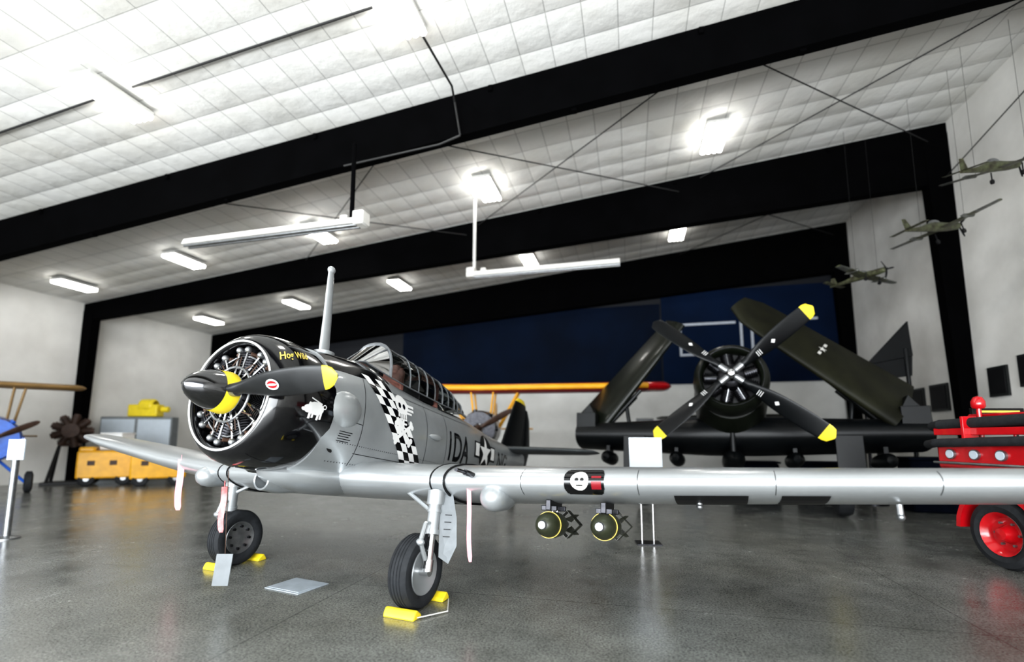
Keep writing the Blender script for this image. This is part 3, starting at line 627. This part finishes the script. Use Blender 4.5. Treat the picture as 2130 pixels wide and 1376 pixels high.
def ribbon(name,p,q,w,m,lab,tw=.1,seg=14):
    p=Vector(p);q=Vector(q);b=M();rings=[]
    for i in range(seg+1):
        t=i/seg;c=p.lerp(q,t)+V(.008*sin(t*7),.01*cos(t*5),0)*t;a=.3+tw*sin(t*4);d=V(cos(a),sin(a),0)*w/2*(1 if t<.97 else .6);n=V(-sin(a),cos(a),0)*.002
        rings.append([c-d-n,c+d-n,c+d+n,c-d+n])
    b.loft(rings);b.cyl(p,p+V(0,0,.06),.004,n=6);o=b.obj(name,mats=(m,));top(o,lab,'warning streamer');return o
ribbon('warning_streamer',(-.44,4.98,1.20),(-.42,4.96,.42),.045,pinkl,'faded pink warning ribbon hanging from the wing leading edge')
ribbon('warning_streamer',(-4.58,6.75,1.35),(-4.58,6.75,.66),.08,pinkl,'wide faded pink ribbon hanging from the far wing')
ribbon('warning_streamer',(-2.86,4.88,1.16),(-2.87,4.88,.72),.05,pink,'red warning ribbon hanging under the engine cowling')
e=empty('hanging_placard',(-2.82,4.86,.22));b=M();b.poly([(-.09,0,.0),(.07,0,.0),(.10,0,.30),(-.06,0,.30)],(0,.012,0));b.obj('placard_plate',e,(greyp,),bev=.003);b=M();b.cyl((.02,.006,.3),(.0,.0,1.10),.004,n=6);b.obj('cord',e,(brown,));top(e,'grey metal placard hanging on a cord below the engine cowling','placard')
b=M();Rz=Matrix.Rotation(-.45,3,'Z');b.box((-2.40,5.61,.006),(.52,.42,.01),R=Rz);b.box((-2.40,5.61,.013),(.46,.36,.006),R=Rz)
top(b.obj('drip_mat',mats=(matpale,),bev=.002),'pale grey-blue absorbent drip mat lying on the concrete','mat')
def chock(p,sgn):
    b=M();pr=[(-.07,0),(.07,0),(.06,.035),(.0,.08),(-.03,.08),(-.06,.035)]
    b.poly([(x*sgn,-.17,z) for x,z in pr],(0,.34,0));o=b.obj('wheel_chock',mats=(yellow,),loc=(p[0],p[1],0),bev=.012);o.rotation_euler=(0,0,atan2(F.y,F.x));top(o,'yellow plastic wheel chock wedged against the tyre','wheel chock','yellow wheel chocks');return o
nc=V(-.941,4.93,0);fc=V(-3.64,6.54,0)
for c in(nc,fc):
    chock(c+F*.27+V(.03,0,0),-1);chock(c-F*.29,1)
b=M();b.tube([nc+F*.27+Lf*.2+V(0,0,.02),nc+Lf*.36+V(0,0,.015),nc-F*.29+Lf*.2+V(0,0,.02)],.006);top(b.obj('chock_rope',mats=(cream,)),'pale rope linking the two yellow chocks','rope')
e=empty('sign_stand',(2.13,7.75,0));e.rotation_euler=(0,0,-.1)
b=M();b.box((0,0,1.41),(.50,.02,.46));b.obj('sign_board',e,(paper,),bev=.004)
b=M();b.box((0,.012,1.41),(.52,.012,.48));b.obj('sign_frame',e,(steel,),bev=.004)
for x in(-.09,.09):
    b=M();b.cyl((x,.04,.02),(x,.04,1.3),.018,n=12);b.obj('leg',e,(chrome,))
b=M();b.box((0,.04,.01),(.38,.3,.02));b.obj('base_plate',e,(dsteel,),bev=.004)
top(e,'chrome two-post stand holding a blank white sign board','sign stand')
e=empty('barrier_post',(-8.3,8.15,0));b=M();b.cyl((0,0,.04),(0,0,1.35),.05,n=16);b.ell((0,0,1.36),(.06,.06,.05));b.obj('post',e,(steel,));b=M();b.rev([(0,.17),(.02,.17),(.05,.06),(.06,.0)],ax=(0,0,1),n=32);b.obj('base',e,(steel,));b=M();b.box((.04,-.05,1.45),(.28,.02,.34));b.obj('sign_plate',e,(paper,));top(e,'silver barrier post with a small pale sign on top','barrier post')

# ------------------------------------------------------------ attack airplane with folded wings
yaw2=.40;al2=.12
F2=V(-sin(yaw2),-cos(yaw2),0);L2=V(cos(yaw2),-sin(yaw2),0);X2=F2*cos(al2)+V(0,0,sin(al2));Z2=X2.cross(L2);R2=Matrix((X2,L2,Z2)).transposed()
H2=V(4.53,9.85,2.95);E2=V(4.53+.65,9.85+1.5,0)
SK=empty('attack_airplane',E2,R2);off2=R2.transposed()@(H2-E2)
top(SK,'dark green attack airplane with overhead-folded wings and four-blade propeller','airplane')
def PS(b,name,mats,parent=None,**k): return b.obj(name,parent or SK,mats,loc=off2 if parent is None else (0,0,0),**k)
def sfus(secs,n=36):
    rg=[]
    for x,w,t,bt in secs:
        c=(t+bt)/2;h=(t-bt)/2;rg.append([(x,w*cos(2*pi*i/n),c+h*sin(2*pi*i/n)) for i in range(n)])
    return rg
b=M();b.loft(sfus([(-.95,.70,.74,-.78),(-1.25,.76,.78,-.95),(-1.7,.80,.85,-1.15),(-2.4,.82,.95,-1.30),(-3.4,.75,.95,-1.25),(-5,.6,.75,-1.0),(-7,.3,.45,-.4),(-8.8,.1,.3,-.1)]));PS(b,'fuselage',(olive,))
b=M();b.rev([(-1.0,.74),(-.7,.77),(-.4,.75),(-.22,.69),(-.15,.63),(-.18,.58),(-.5,.56)],n=48);cw2=PS(b,'cowling',(olive,),sharp=60)
b=M();b.rev([(-.16+.010*cos(a*pi/4),.625+.010*sin(a*pi/4)) for a in range(8)],n=48,close=True);PS(b,'cowling_ring',(dsteel,))
b=M();b.rev([(-.05,.0),(-.06,.16),(-.12,.24),(-.3,.28),(-.6,.28)],n=32);b.rev([(-.55,.0),(-.55,.66)],n=32,m=1);en2=PS(b,'engine',(dsteel,matblack))
for i in range(9):
    a=2*pi*i/9+.3;d=V(0,cos(a),sin(a));b=M();pr=[(.25,.09)]
    for k in range(6): q=.29+k*.04;pr+=[(q,.095),(q,.13),(q+.02,.13),(q+.02,.095)]
    pr+=[(.53,.09),(.56,0)];b.rev(pr,o=(-.42,0,0),ax=d,n=16);b.cyl(V(-.25,0,0)+d*.25,V(-.3,0,0)+d*.53,.010,n=6,m=1);b.obj('cylinder',en2,(dsteel,steel))
b=M();b.rev([(.2,.0),(.19,.06),(.12,.1),(.0,.14),(-.1,.15)],n=28);pr2=PS(b,'propeller',(chrome,))
for a,sc in((radians(40),1),(radians(-38),1.06),(radians(140),.98),(radians(220),1.0)):
    d=V(0,cos(a),sin(a));b=M();b.cyl(V(.03,0,0)+d*.08,V(.03,0,0)+d*.28,.075,n=16,m=3)
    blade(b,.25,2.03*sc,[.14,.2,.3,.36,.38,.38,.37,.34,.3],.85,.35,d,th=.06,tip=.13,yband=1.84*sc if sc!=.98 else 9,ox=.03)
    pa=.6;per=V(1,0,0).cross(d);cdv=per*cos(pa)+V(1,0,0)*sin(pa);nv=cdv.cross(d)
    if nv.x<0: nv=-nv
    c=V(.03,0,0)+d*1.02+nv*.06;sz=.05;b.add([c+d*sz,c+cdv*sz,c-d*sz,c-cdv*sz],[(0,1,2,3)],2)
    for kk in range(3): c=V(.03,0,0)+d*(.62+.04*kk)+nv*.075;b.add([c-cdv*.06,c+cdv*.06,c+cdv*.06+d*.012,c-cdv*.06+d*.012],[(0,1,2,3)],2)
    b.obj('blade',pr2,(navyblk,yellow,white,steel),noweld=True)['label']='broad black blade with small white emblem'
st=[((-1.45,y,-1.02),2.8-abs(y)*.1,.95-abs(y)*.08) for y in(-3.7,-2,-.5,.5,2,3.7)]
PS(wing(st),'wing_centre_section',(navyblk,))
def folded(root,tipp,c0,c1,cdir,name,starp=False,th0=.4,rnd=.4,m=olive2):
    root=Vector(root);tipp=Vector(tipp);cdv=Vector(cdir).normalized();d=(tipp-root).normalized();n=d.cross(cdv).normalized()
    sts=[];K=10
    for i in range(K+1):
        t=i/K;c=c0+(c1-c0)*t;x=0
        if t>.85: q=(t-.85)/.15;x=c*.22*q*q*rnd/.4;c*=(1-rnd*q*q)
        sts.append((root.lerp(tipp,t)+cdv*x,c,(th0-.22*t)))
    b=M();b.loft([foil(le,c,th,n,cdv) for le,c,th in sts])
    o=PS(b,name,(m,))
    b=M()
    for t0,t1 in((.12,.5),(.53,.86)):
        for sg in(1,-1):
            p=root.lerp(tipp,t0)+cdv*(c0+(c1-c0)*t0)*.74+n*sg*(.05);q=root.lerp(tipp,t1)+cdv*(c0+(c1-c0)*t1)*.74+n*sg*.045;b.cyl(p,q,.018,n=6)
    PS(b,'aileron_hinge_line',(navyblk,))
    if starp:
        for sg in(1,-1):
            b2=M();cc=root.lerp(tipp,.48)+cdv*.75+n*sg*.165
            pts=[]
            for i in range(10):
                r=.11 if i%2==0 else .042;a=pi/2+i*pi/5;pts.append(cc+cdv*r*cos(a)+d*r*sin(a))
            b2.add(pts+[cc],[(i,(i+1)%10,10) for i in range(10)])
            for q in(-.28,.14): b2.add([cc+cdv*q-d*.03,cc+cdv*(q+.14)-d*.03,cc+cdv*(q+.14)+d*.04,cc+cdv*q+d*.04],[(0,1,2,3)])
            PS(b2,'star_insignia',(cream,),flat=True)
    return o
folded((-1.5,3.05,-.90),(-1.3,.0,1.85),1.95,1.4,(-.62,.38,.50),'folded_wing',True)
folded((-1.9,-3.15,-1.0),(-1.7,-.95,1.75),1.75,1.0,(-.60,-.42,.36),'folded_wing',rnd=.05,m=olive)
for s in(1,-1):
    b=M();b.cyl((-1.6,s*3.6,-.95),(-3.2,s*3.6,-.95),.14,n=12);b.box((-2.0,s*3.45,-.72),(.9,.5,.5));b.poly([(-1.7,s*3.2,-.6),(-1.7,s*3.7,-.6),(-1.7,s*3.4,-.2)],(-.8,0,0));PS(b,'wing_hinge',(navyblk,),bev=.01)
    b=M();b.cyl((-2.0,s*3.0,-.8),(-1.9,s*2.1,.15),.05,n=10);b.cyl((-2.6,s*3.2,-.8),(-2.5,s*2.3,.1),.05,n=10);b.cyl((-2.0,s*2.4,-.8),(-2.0,s*2.5,-.1),.05,n=10);PS(b,'fold_jack',(navyblk,))
    b=M();b.cyl((-1.7,s*2.2,-1.1),(-1.5,s*2.2,-2.3),.09,n=16);b.cyl((-1.5,s*2.2,-2.3),(-1.5,s*2.0,-2.35),.06);g=PS(b,'landing_gear',(dsteel,))
    b=M();b.rev([(-.12,.2),(-.15,.3),(-.13,.38),(-.06,.41),(.06,.41),(.13,.38),(.15,.3),(.12,.2)],o=(-1.62,s*2.03,-2.33),ax=(0,1,0),n=36,close=True);b.obj('tire',g,(rubber,))
    b=M();b.rev([(-.08,0),(-.1,.21),(.1,.21),(.08,0)],o=(-1.62,s*2.03,-2.33),ax=(0,1,0),n=30);b.obj('wheel_hub',g,(steel,))
    b=M();b.box((-1.35,s*2.2,-1.6),(.03,.5,1.0));b.obj('gear_door',g,(navyblk,),bev=.01)
    for y in(1.25,2.9):
        b=M();b.rev([(.55,0),(.5,.08),(.3,.16),(-.3,.17),(-.8,.06),(-.8,0)],o=(-1.9,s*y,-1.60),n=20);b.box((-1.95,s*y,-1.36),(.5,.08,.24));PS(b,'underwing_store',(navyblk,))
b=M();b.cyl((-1.5,0,-1.0),(-1.5,0,-1.6),.07,n=12);b.rev([(.7,0),(.6,.12),(.3,.24),(-.5,.25),(-1.1,.05),(-1.1,0)],o=(-1.9,0,-1.62),n=24);PS(b,'centre_store',(navyblk,))
fs=[((-7.6,0,.3),1.7,.14),((-7.9,0,1.2),1.3,.12),((-8.1,0,2.0),.9,.08),((-8.3,0,2.2),.4,.04)];PS(wing(fs,N=V(0,1,0)),'fin',(olive,))
for s in(1,-1): PS(wing([((-7.5,s*.1,.4),1.4,.12),((-7.8,s*2.2,.4),.9,.08),((-8.0,s*2.4,.4),.4,.03)]),'tailplane',(olive,))
b=M();b.loft([arc(x,w,.75,t) for x,w,t in((-2.3,.35,.78),(-2.7,.4,1.3),(-3.4,.4,1.35),(-4.2,.3,1.0),(-4.7,.1,.8))],caps=False,closed=False);PS(b,'canopy',(glass,))

# ------------------------------------------------------------ simple secondary airplanes
def plane(name,loc,yw,cols,span,wz,label,L=6.5,r=.42,hz=1.5,tip=None,wt=.2,strut=.42,under=None):
    f=V(-sin(yw),-cos(yw),0);l=V(cos(yw),-sin(yw),0);Rm=Matrix((f,l,V(0,0,1))).transposed()
    e=empty(name,loc,Rm);top(e,label,'airplane')
    b=M();b.loft(sfus([(-.1,r*.7,hz+r*.7,hz-r*.7),(-.5,r,hz+r,hz-r),(-1.6,r,hz+r*1.15,hz-r*1.1),(-L*.45,r*.85,hz+r,hz-r),(-L*.75,r*.45,hz+r*.4,hz-r*.5),(-L,r*.12,hz+.1,hz-.1)]));b.obj('fuselage',e,(cols[0],))
    b=M();b.rev([(.0,.15),(.0,r*.95),(-.3,r*1.05),(-.35,r*.8)],o=(0,0,hz),n=28)
    for i in range(7):
        a=2*pi*i/7;d=V(0,cos(a),sin(a));b.cyl(V(-.15,0,hz)+d*.12,V(-.15,0,hz)+d*r*1.1,.07,n=10)
    b.obj('engine',e,(cols[2],))
    b=M();b.rev([(.3,0),(.2,.08),(0,.12)],o=(0,0,hz),n=16)
    for a in(.5,.5+pi):
        d=V(0,cos(a),sin(a));b2=M();blade(b2,.08,1.1,[.08,.16,.2,.18,.12],.8,.3,d,th=.04);b.add([Vector(v)+V(.1,0,hz) for v in b2.v],b2.f)
    b.obj('propeller',e,(brown,))
    hs=span/2
    mats=(cols[1],maroon if tip else cols[1],tip or cols[1],under or cols[1])
    def mf(z):
        def g(q):
            if abs(q.y)>hs-.75: return 2
            w=q.z-z-abs(q.y)*.01
            return 1 if w>wt*.30 else (3 if w<-wt*.22 else 0)
        return g
    def W(z,c,x0,nm):
        ys=[-hs,-hs+.1,-hs+.25,-hs+.76,0,hs-.76,hs-.25,hs-.1,hs]
        s=[]
        for y in ys:
            q=hs-abs(y);k=.35 if q<.01 else(.6 if q<.15 else(.85 if q<.3 else 1));s.append(((x0-(1-k)*c*.4,y,z+abs(y)*.01),c*k,wt*(.25 if q<.01 else(.8 if q<.15 else 1))))
        b=wing(s,mf=mf(z));b.obj(nm,e,mats)
    W(wz,1.5,-.7,'wing')
    b=M()
    for s in(1,-1):
        b.cyl((-1.2,s*.3,hz-r*.5),(-1.0,s*hs*strut,wz),.035,n=8);b.cyl((-1.7,s*.3,hz-r*.5),(-1.8,s*hs*strut,wz),.03,n=8);b.cyl((-.9,s*.25,hz+r*.7),(-.9,s*.35,wz),.03,n=8);b.cyl((-1.8,s*.25,hz+r*.7),(-1.8,s*.35,wz),.03,n=8)
    b.obj('wing_struts',e,(cols[1],))
    b=M();b.loft([foil((-L+1.2,0,hz),1.2,.08,V(0,1,0)),foil((-L+.7,0,hz+.9),.8,.06,V(0,1,0)),foil((-L+.4,0,hz+1.15),.35,.03,V(0,1,0))]);b.obj('fin',e,(cols[1],))
    tw=min(1.5,hs*.5)
    b=wing([((-L+.9,y,hz+.1),.9-abs(y)*.15,.06) for y in(-tw,-tw/2,0,tw/2,tw)]);b.obj('tailplane',e,(cols[1],))
    for s in(1,-1):
        b=M();b.cyl((-.8,s*.2,hz-r),(-.75,s*.8,.32),.04,n=8);b.cyl((-1.3,s*.2,hz-r),(-.75,s*.8,.32),.03,n=8);g=b.obj('landing_gear',e,(cols[0],))
        b=M();b.rev([(-.07,.12),(-.1,.22),(-.06,.32),(.06,.32),(.1,.22),(.07,.12)],o=(-.75,s*.88,.32),ax=(0,1,0),n=28,close=True);b.obj('tire',g,(rubber,));b=M();b.rev([(-.04,0),(-.06,.13),(.06,.13),(.04,0)],o=(-.75,s*.88,.32),ax=(0,1,0),n=20);b.obj('wheel_hub',g,(yellow,))
    b=M();b.cyl((-L+.4,0,hz-.1),(-L+.2,0,.12),.03,n=8);b.rev([(-.03,.03),(-.04,.11),(.04,.11),(.03,.03)],o=(-L+.2,0,.12),ax=(0,1,0),n=16,close=True);b.obj('tail_wheel',e,(rubber,))
    return e
plane('yellow_airplane',(-.95,13.6,0),.05,(white,orange,dsteel),11.4,3.13,'high-wing airplane with orange-yellow wing and dark red wingtips',hz=1.9,r=.5,tip=red,wt=.30,strut=.2,under=maroon)
plane('blue_airplane',(-14.75,13.7,0),-.80,(blue,tan,blue),4.0,3.25,'small bright blue airplane with tan upper wing and round nose',L=3.2,r=.62,hz=1.6,strut=.3)

e=empty('display_engine',(-16.0,17.6,0));e.rotation_euler=(0,0,.6)
b=M();b.tube([V(-.5,-.4,.05),V(-.5,.4,.05),V(-.3,0,1.4),V(-.5,-.4,.05)],.05);b.tube([V(.5,-.4,.05),V(.5,.4,.05),V(.3,0,1.4),V(.5,-.4,.05)],.05);b.box((0,0,.05),(1.3,1.0,.08));b.obj('engine_stand',e,(matblack,))
b=M();b.rev([(-.4,.0),(-.4,.25),(.3,.25),(.4,.1),(.4,0)],o=(0,0,1.9),ax=(0,1,0),n=24)
for i in range(9):
    a=2*pi*i/9;d=V(cos(a),0,sin(a));pr=[(.2,.1)]
    for k in range(5): q=.26+k*.06;pr+=[(q,.1),(q,.15),(q+.03,.15),(q+.03,.1)]
    pr+=[(.6,.1),(.62,0)];b.rev(pr,o=(0,0,1.9),ax=d,n=14)
b.cyl((-.3,0,1.4),(.3,0,1.4),.06)
b.obj('engine_body',e,(brown,));top(e,'brown radial aircraft engine displayed on a black stand','engine')

def cart(loc,rz,lab,boxy):
    e=empty('ground_power_cart',loc);e.rotation_euler=(0,0,rz)
    b=M();b.box((0,0,.72),(1.6,1.0,.95));b.box((-.55,0,1.24),(.45,.9,.18));b.obj('cart_body',e,(yellow2,),bev=.06)
    for x in(-.4,.2):
        b=M();b.box((x,-.505,.78),(.2,.015,.16));b.obj('vent_panel',e,(brown,),bev=.005)
    for x in(-.5,.5):
        for y in(-.42,.42):
            b=M();b.rev([(-.06,.08),(-.08,.2),(-.05,.24),(.05,.24),(.08,.2),(.06,.08)],o=(x,y,.24),ax=(0,1,0),n=24,close=True);b.rev([(-.05,0),(-.05,.1),(.05,.1),(.05,0)],o=(x,y,.24),ax=(0,1,0),n=16,m=1);b.obj('wheel',e,(rubber,steel))
    b=M();b.tube([V(.78,0,.4),V(1.1,0,.45),V(1.15,.15,.5)],.03);b.obj('tow_bar',e,(dsteel,))
    top(e,lab,'cart','yellow ground carts')
    if boxy:
        b=M();b.box((0,0,.3),(.75,.6,.55));b.box((0,0,.59),(.8,.65,.05));o=b.obj('equipment_box',mats=(white,),loc=V(*loc)+V(.25,0,1.21),bev=.02);top(o,'white equipment box resting on the yellow cart','box')
cart((-14.4,17.4,0),.55,'yellow wheeled ground power cart with a white box on top',True);cart((-12.5,17.3,0),.6,'yellow wheeled ground power cart on the concrete floor',False)
e=empty('storage_cabinet',(-15.4,20.0,0));e.rotation_euler=(0,0,.2);b=M();b.box((0,0,1.25),(2.6,.6,2.5));b.obj('cabinet_body',e,(greyp,),bev=.04)
for x in(-.65,.65):
    b=M();b.box((x,-.31,1.25),(1.2,.02,2.3));b.obj('cabinet_door',e,(paper,),bev=.01)
top(e,'pale two-door storage cabinet standing near the back wall','cabinet')
b=M();b.box((0,0,.25),(1.2,.45,.5));b.rev([(-.3,.2),(-.25,.28),(.25,.28),(.3,.2)],o=(.1,0,.45),n=20,close=False);b.cyl((.65,0,.3),(.95,0,.3),.12);top(b.obj('air_compressor',mats=(yellow,),loc=(-15.2,19.98,2.51),bev=.04),'rounded yellow compressor unit resting on a pale cabinet','compressor')

# ------------------------------------------------------------ red fire truck
TR=empty('fire_truck',(6.95,5.9,0));top(TR,'vintage red utility fire truck with black hoses and red wheels','truck')
def PT(b,n,mats,par=None,**k): return b.obj(n,par or TR,mats,**k)
b=M();b.box((0,-.3,1.40),(1.6,2.9,.40));b.box((.1,-.3,1.12),(1.3,2.7,.24));b.box((0,-1.6,1.2),(1.5,.3,.5));PT(b,'truck_body',(red,),bev=.05)
b=M();b.box((.05,-.4,.72),(1.0,3.2,.16));b.box((-.2,.9,.95),(1.0,.4,.3));PT(b,'chassis',(matblack,),bev=.02)
for x,z,r in((-.78,1.86,.07),(-.60,1.82,.07),(-.88,1.60,.06)):
    b=M();pts=[V(x,-1.75,z),V(x,-1.0,z-.012),V(x,-.3,z+.01),V(x,.4,z-.01),V(x,1.05,z-.03),V(x+.10,1.28,z-.05)];b.tube(pts,r,n=14)
    for p in pts: b.ell(p,(r*1.02,r*1.02,r*1.02),n=14,k=10)
    PT(b,'fire_hose',(rubber,))
b=M();b.box((-.78,-.3,1.73),(.06,2.9,.10));PT(b,'hose_bed_rail',(red,),bev=.01)
for y in(-1.2,-.3,.6):
    b=M();b.box((-.80,y,1.78),(.20,.04,.30));PT(b,'hose_strap',(red,),bev=.005)
b=M();b.tube([V(-.30,-1.7,1.96),V(-.30,1.1,1.96),V(-.30,1.15,1.6)],.022)
for y in(-1.4,-.4,.5): b.cyl((-.30,y,1.6),(-.30,y,1.96),.015,n=8)
b.tube([V(-.84,-1.75,1.30),V(-.84,1.15,1.30)],.018,n=8,m=1)
PT(b,'side_rail',(red,steel))
for y in(.2,.55,.9):
    b=M();b.cyl((-.78,y,1.42),(-.83,y,1.42),.07,n=20);b.cyl((-.83,y,1.42),(-.84,y,1.42),.055,n=20,m=1);PT(b,'gauge',(steel,paper))
b=M();b.cyl((-.4,.85,1.6),(-.4,.85,2.05),.03,n=12);b.rev([(2.05,.06),(2.08,.08),(2.15,.08),(2.21,.05),(2.23,0)],o=(-.4,.85,0),ax=(0,0,1),n=24);PT(b,'beacon',(red,))
b=M()
for i in range(13):
    a=pi*i/12
    if i: b.add([V(-.82,.37+.56*cos(a0),.44+.56*sin(a0)),V(-.82,.37+.56*cos(a),.44+.56*sin(a)),V(-.45,.37+.56*cos(a),.44+.56*sin(a)),V(-.45,.37+.56*cos(a0),.44+.56*sin(a0)),V(-.82,.37+.5*cos(a0),.44+.5*sin(a0)),V(-.82,.37+.5*cos(a),.44+.5*sin(a)),V(-.45,.37+.5*cos(a),.44+.5*sin(a)),V(-.45,.37+.5*cos(a0),.44+.5*sin(a0))],[(0,1,2,3),(4,5,6,7),(0,1,5,4),(3,2,6,7)])
    a0=a
b.box((-.62,-.5,.72),(.4,1.0,.42));PT(b,'fender',(red,))
for x,y in((-.66,.37),(.66,.37),(-.66,-1.6),(.66,-1.6)):
    b=M();b.rev([(-.1,.26),(-.13,.34),(-.11,.41),(-.05,.435),(.05,.435),(.11,.41),(.13,.34),(.1,.26)],o=(x,y,.435),ax=(1,0,0),n=40,close=True);g=PT(b,'tire',(rubber,))
    b=M();s=-1 if x<0 else 1;b.rev([(s*.12,.27),(s*.09,.24),(s*.02,.2),(s*.0,.12),(s*.07,.09),(s*.12,.07),(s*.13,0)],o=(x,y,.435),ax=(1,0,0),n=32)
    for i in range(6):
        a=pi*i/3;b.cyl((x,y+.15*cos(a),.435+.15*sin(a)),(x+s*.04,y+.15*cos(a),.435+.15*sin(a)),.016,n=8,m=1)
    PT(b,'wheel_rim',(red,steel))
b=M();b.box((.1,1.1,2.0),(.75,.05,.14));b.box((.1,1.07,2.02),(.6,.02,.03),1);b.box((.1,1.07,1.97),(.5,.02,.02),1);b.cyl((-.15,1.1,1.6),(-.15,1.1,1.95),.02);b.cyl((.35,1.1,1.6),(.35,1.1,1.95),.02);PT(b,'sign_panel',(matblack,gold),bev=.004)

# ------------------------------------------------------------ hanging model airplanes
def model(loc,rot,s,lab):
    e=empty('model_airplane',loc);e.rotation_euler=rot
    b=M();b.loft([[Vector(p)*s for p in r] for r in sfus([(.95,.02,.02,-.02),(.9,.09,.09,-.09),(.5,.11,.11,-.11),(0,.09,.18,-.10),(-.5,.06,.08,-.06),(-1.1,.02,.04,-.02)],16)]);b.obj('fuselage',e,(camo,))
    b=M();b.ell(V(.05,0,.14)*s,(.22*s,.06*s,.09*s),n=12,k=8);b.obj('canopy',e,(steel,))
    b=wing([((V(.45-abs(y)*.06,y,-.03+abs(y)*.05))*s,(.42-abs(y)*.17)*s,.05*s) for y in(-1.25,-.8,-.3,0,.3,.8,1.25)],mf=lambda q:1 if abs(q.y)>.9*s else 0);b.obj('wing',e,(camo,modelgrey))
    b=wing([((V(-.85,y,.05))*s,.22*s,.02*s) for y in(-.42,0,.42)]);b.obj('tailplane',e,(camo,))
    b=M();b.loft([foil(V(-.8,0,.03)*s,.3*s,.02*s,V(0,1,0)),foil(V(-.95,0,.32)*s,.15*s,.01*s,V(0,1,0))]);b.obj('fin',e,(camo,))
    b=M()
    for k in range(3):
        a=k*2*pi/3+.4;blade(b,.03*s,.33*s,[.03*s,.06*s,.06*s,.04*s],.8,.4,(0,cos(a),sin(a)),th=.01*s,tip=.05*s,ox=.97*s)
    b.ell((.97*s,0,0),(.06*s,.04*s,.04*s));b.obj('propeller',e,(matblack,))
    for y in(-.3,.3):
        b=M();b.cyl(V(.5,y,-.04)*s,V(.5,y,-.25)*s,.015*s,n=6);b.cyl(V(.5,y-.02,-.27)*s,V(.5,y+.02,-.27)*s,.06*s,n=12);b.obj('landing_gear',e,(matblack,))
        b=M();b.rev([(.2*s,0),(.15*s,.05*s),(-.2*s,.05*s),(-.35*s,0)],o=V(.3,y*2,0)*s,n=12);b.obj('engine_pod',e,(modelgrey,))
    top(e,lab,'model airplane','hanging model airplanes')
    h=roof(A)-loc[2]-.35;Ri=e.rotation_euler.to_matrix().inverted();b=M()
    for y in(-.5*s,.5*s):
        p=V(.3*s,y,0);b.cyl(p,p+Ri@V(0,0,h),.003,n=5)
    b.obj('suspension_wire',e,(cable,))
model((9.25,8.7,6.80),(.12,-.25,.25),.80,'camouflaged scale model airplane hung on wires, banked slightly')
model((9.3,10.1,6.22),(-.1,-.2,.30),.85,'dark scale model airplane with slim wings hung on wires')
model((9.1,12.2,5.8),(-.15,0,-1.3),.75,'small dark scale model airplane hung on wires near the column')
b=M();b.poly([(10.1,12.0,4.6),(10.15,12.0,3.7),(9.1,12.2,3.5)],(0,.06,0));b.poly([(10.15,12.02,3.7),(9.1,12.22,3.5),(9.3,12.2,3.1),(10.1,12.02,3.2)],(0,.06,0));b.cyl((10.0,12.03,3.9),(10.0,12.03,.0),.05,n=10);b.cyl((10.0,12.03,0),(10.0,12.03,.05),.3,n=20);top(b.obj('display_fin',mats=(navyblk,),bev=.01),'dark green triangular tail fin displayed on a stand','aircraft part')
b=M();blade(b,.0,1.3,[.14,.2,.3,.32,.28],.2,.1,(.72,0,.69),fw=V(0,1,0),th=.05,tip=.15,yband=1.15);b.cyl((.15,0,.1),(.15,0,-2.35),.04,n=10,m=2);b.cyl((.15,0,-2.35),(.15,0,-2.38),.3,n=20,m=2)
top(b.obj('propeller_exhibit',mats=(navyblk,yellow,dsteel),loc=(8.9,12.3,2.38)),'black propeller blade with yellow tip on a display stand','propeller blade')
for i,(x,y,w,h) in enumerate([(8.3,13.2,1.0,.95),(9.5,11.1,1.0,1.15),(7.2,14.5,1.2,.9)]):
    e=empty('display_case',(x,y,0));e.rotation_euler=(0,0,-.3);b=M();b.box((0,0,h/2),(w,.7,h));b.obj('case_body',e,(deskm,),bev=.05);b=M();b.box((0,0,h+.03),(w+.08,.78,.05));b.obj('case_top',e,(deskm,),bev=.01);b=M();b.box((0,-.36,h*.6),(w*.8,.02,h*.4));b.obj('case_door',e,(deskm,),bev=.005)
    top(e,'dark cloth-covered display case standing near the wall','display case','dark display cases')

# ------------------------------------------------------------ light
W=bpy.data.worlds.new('World');SC.world=W;W.use_nodes=True
bg=W.node_tree.nodes['Background'];bg.inputs[0].default_value=(.88,.94,1,1);bg.inputs[1].default_value=.8
def area(name,loc,rot,sx,sy,e,col,spread=pi):
    l=bpy.data.lights.new(name,'AREA');l.shape='RECTANGLE';l.size=sx;l.size_y=sy;l.energy=e;l.color=col;l.spread=spread;o=bpy.data.objects.new(name,l);COL.objects.link(o);o.location=loc;o.rotation_euler=rot;return o
area('door_daylight',HW(-4,-6.6,3.0),(radians(80),0,-PSI),24,5.2,3300,(.93,.97,1),radians(140))
area('added_ceiling_uplight',HW(-4,-6.4,.6),(radians(142),0,-PSI),26,3,2500,(.97,.99,1),radians(110))  # upward area light added outside the doorway to brighten the near ceiling

cam=bpy.data.cameras.new('Camera');co=bpy.data.objects.new('Camera',cam);COL.objects.link(co)
co.location=(0,0,1.644);co.rotation_euler=(radians(97),0,0)
cam.sensor_width=36;cam.lens=1000/2130*36;cam.shift_y=(787.2-688)/2130
cam.clip_start=.05;cam.clip_end=200
cam.dof.use_dof=True;cam.dof.focus_distance=5.4;cam.dof.aperture_fstop=.42
SC.camera=co
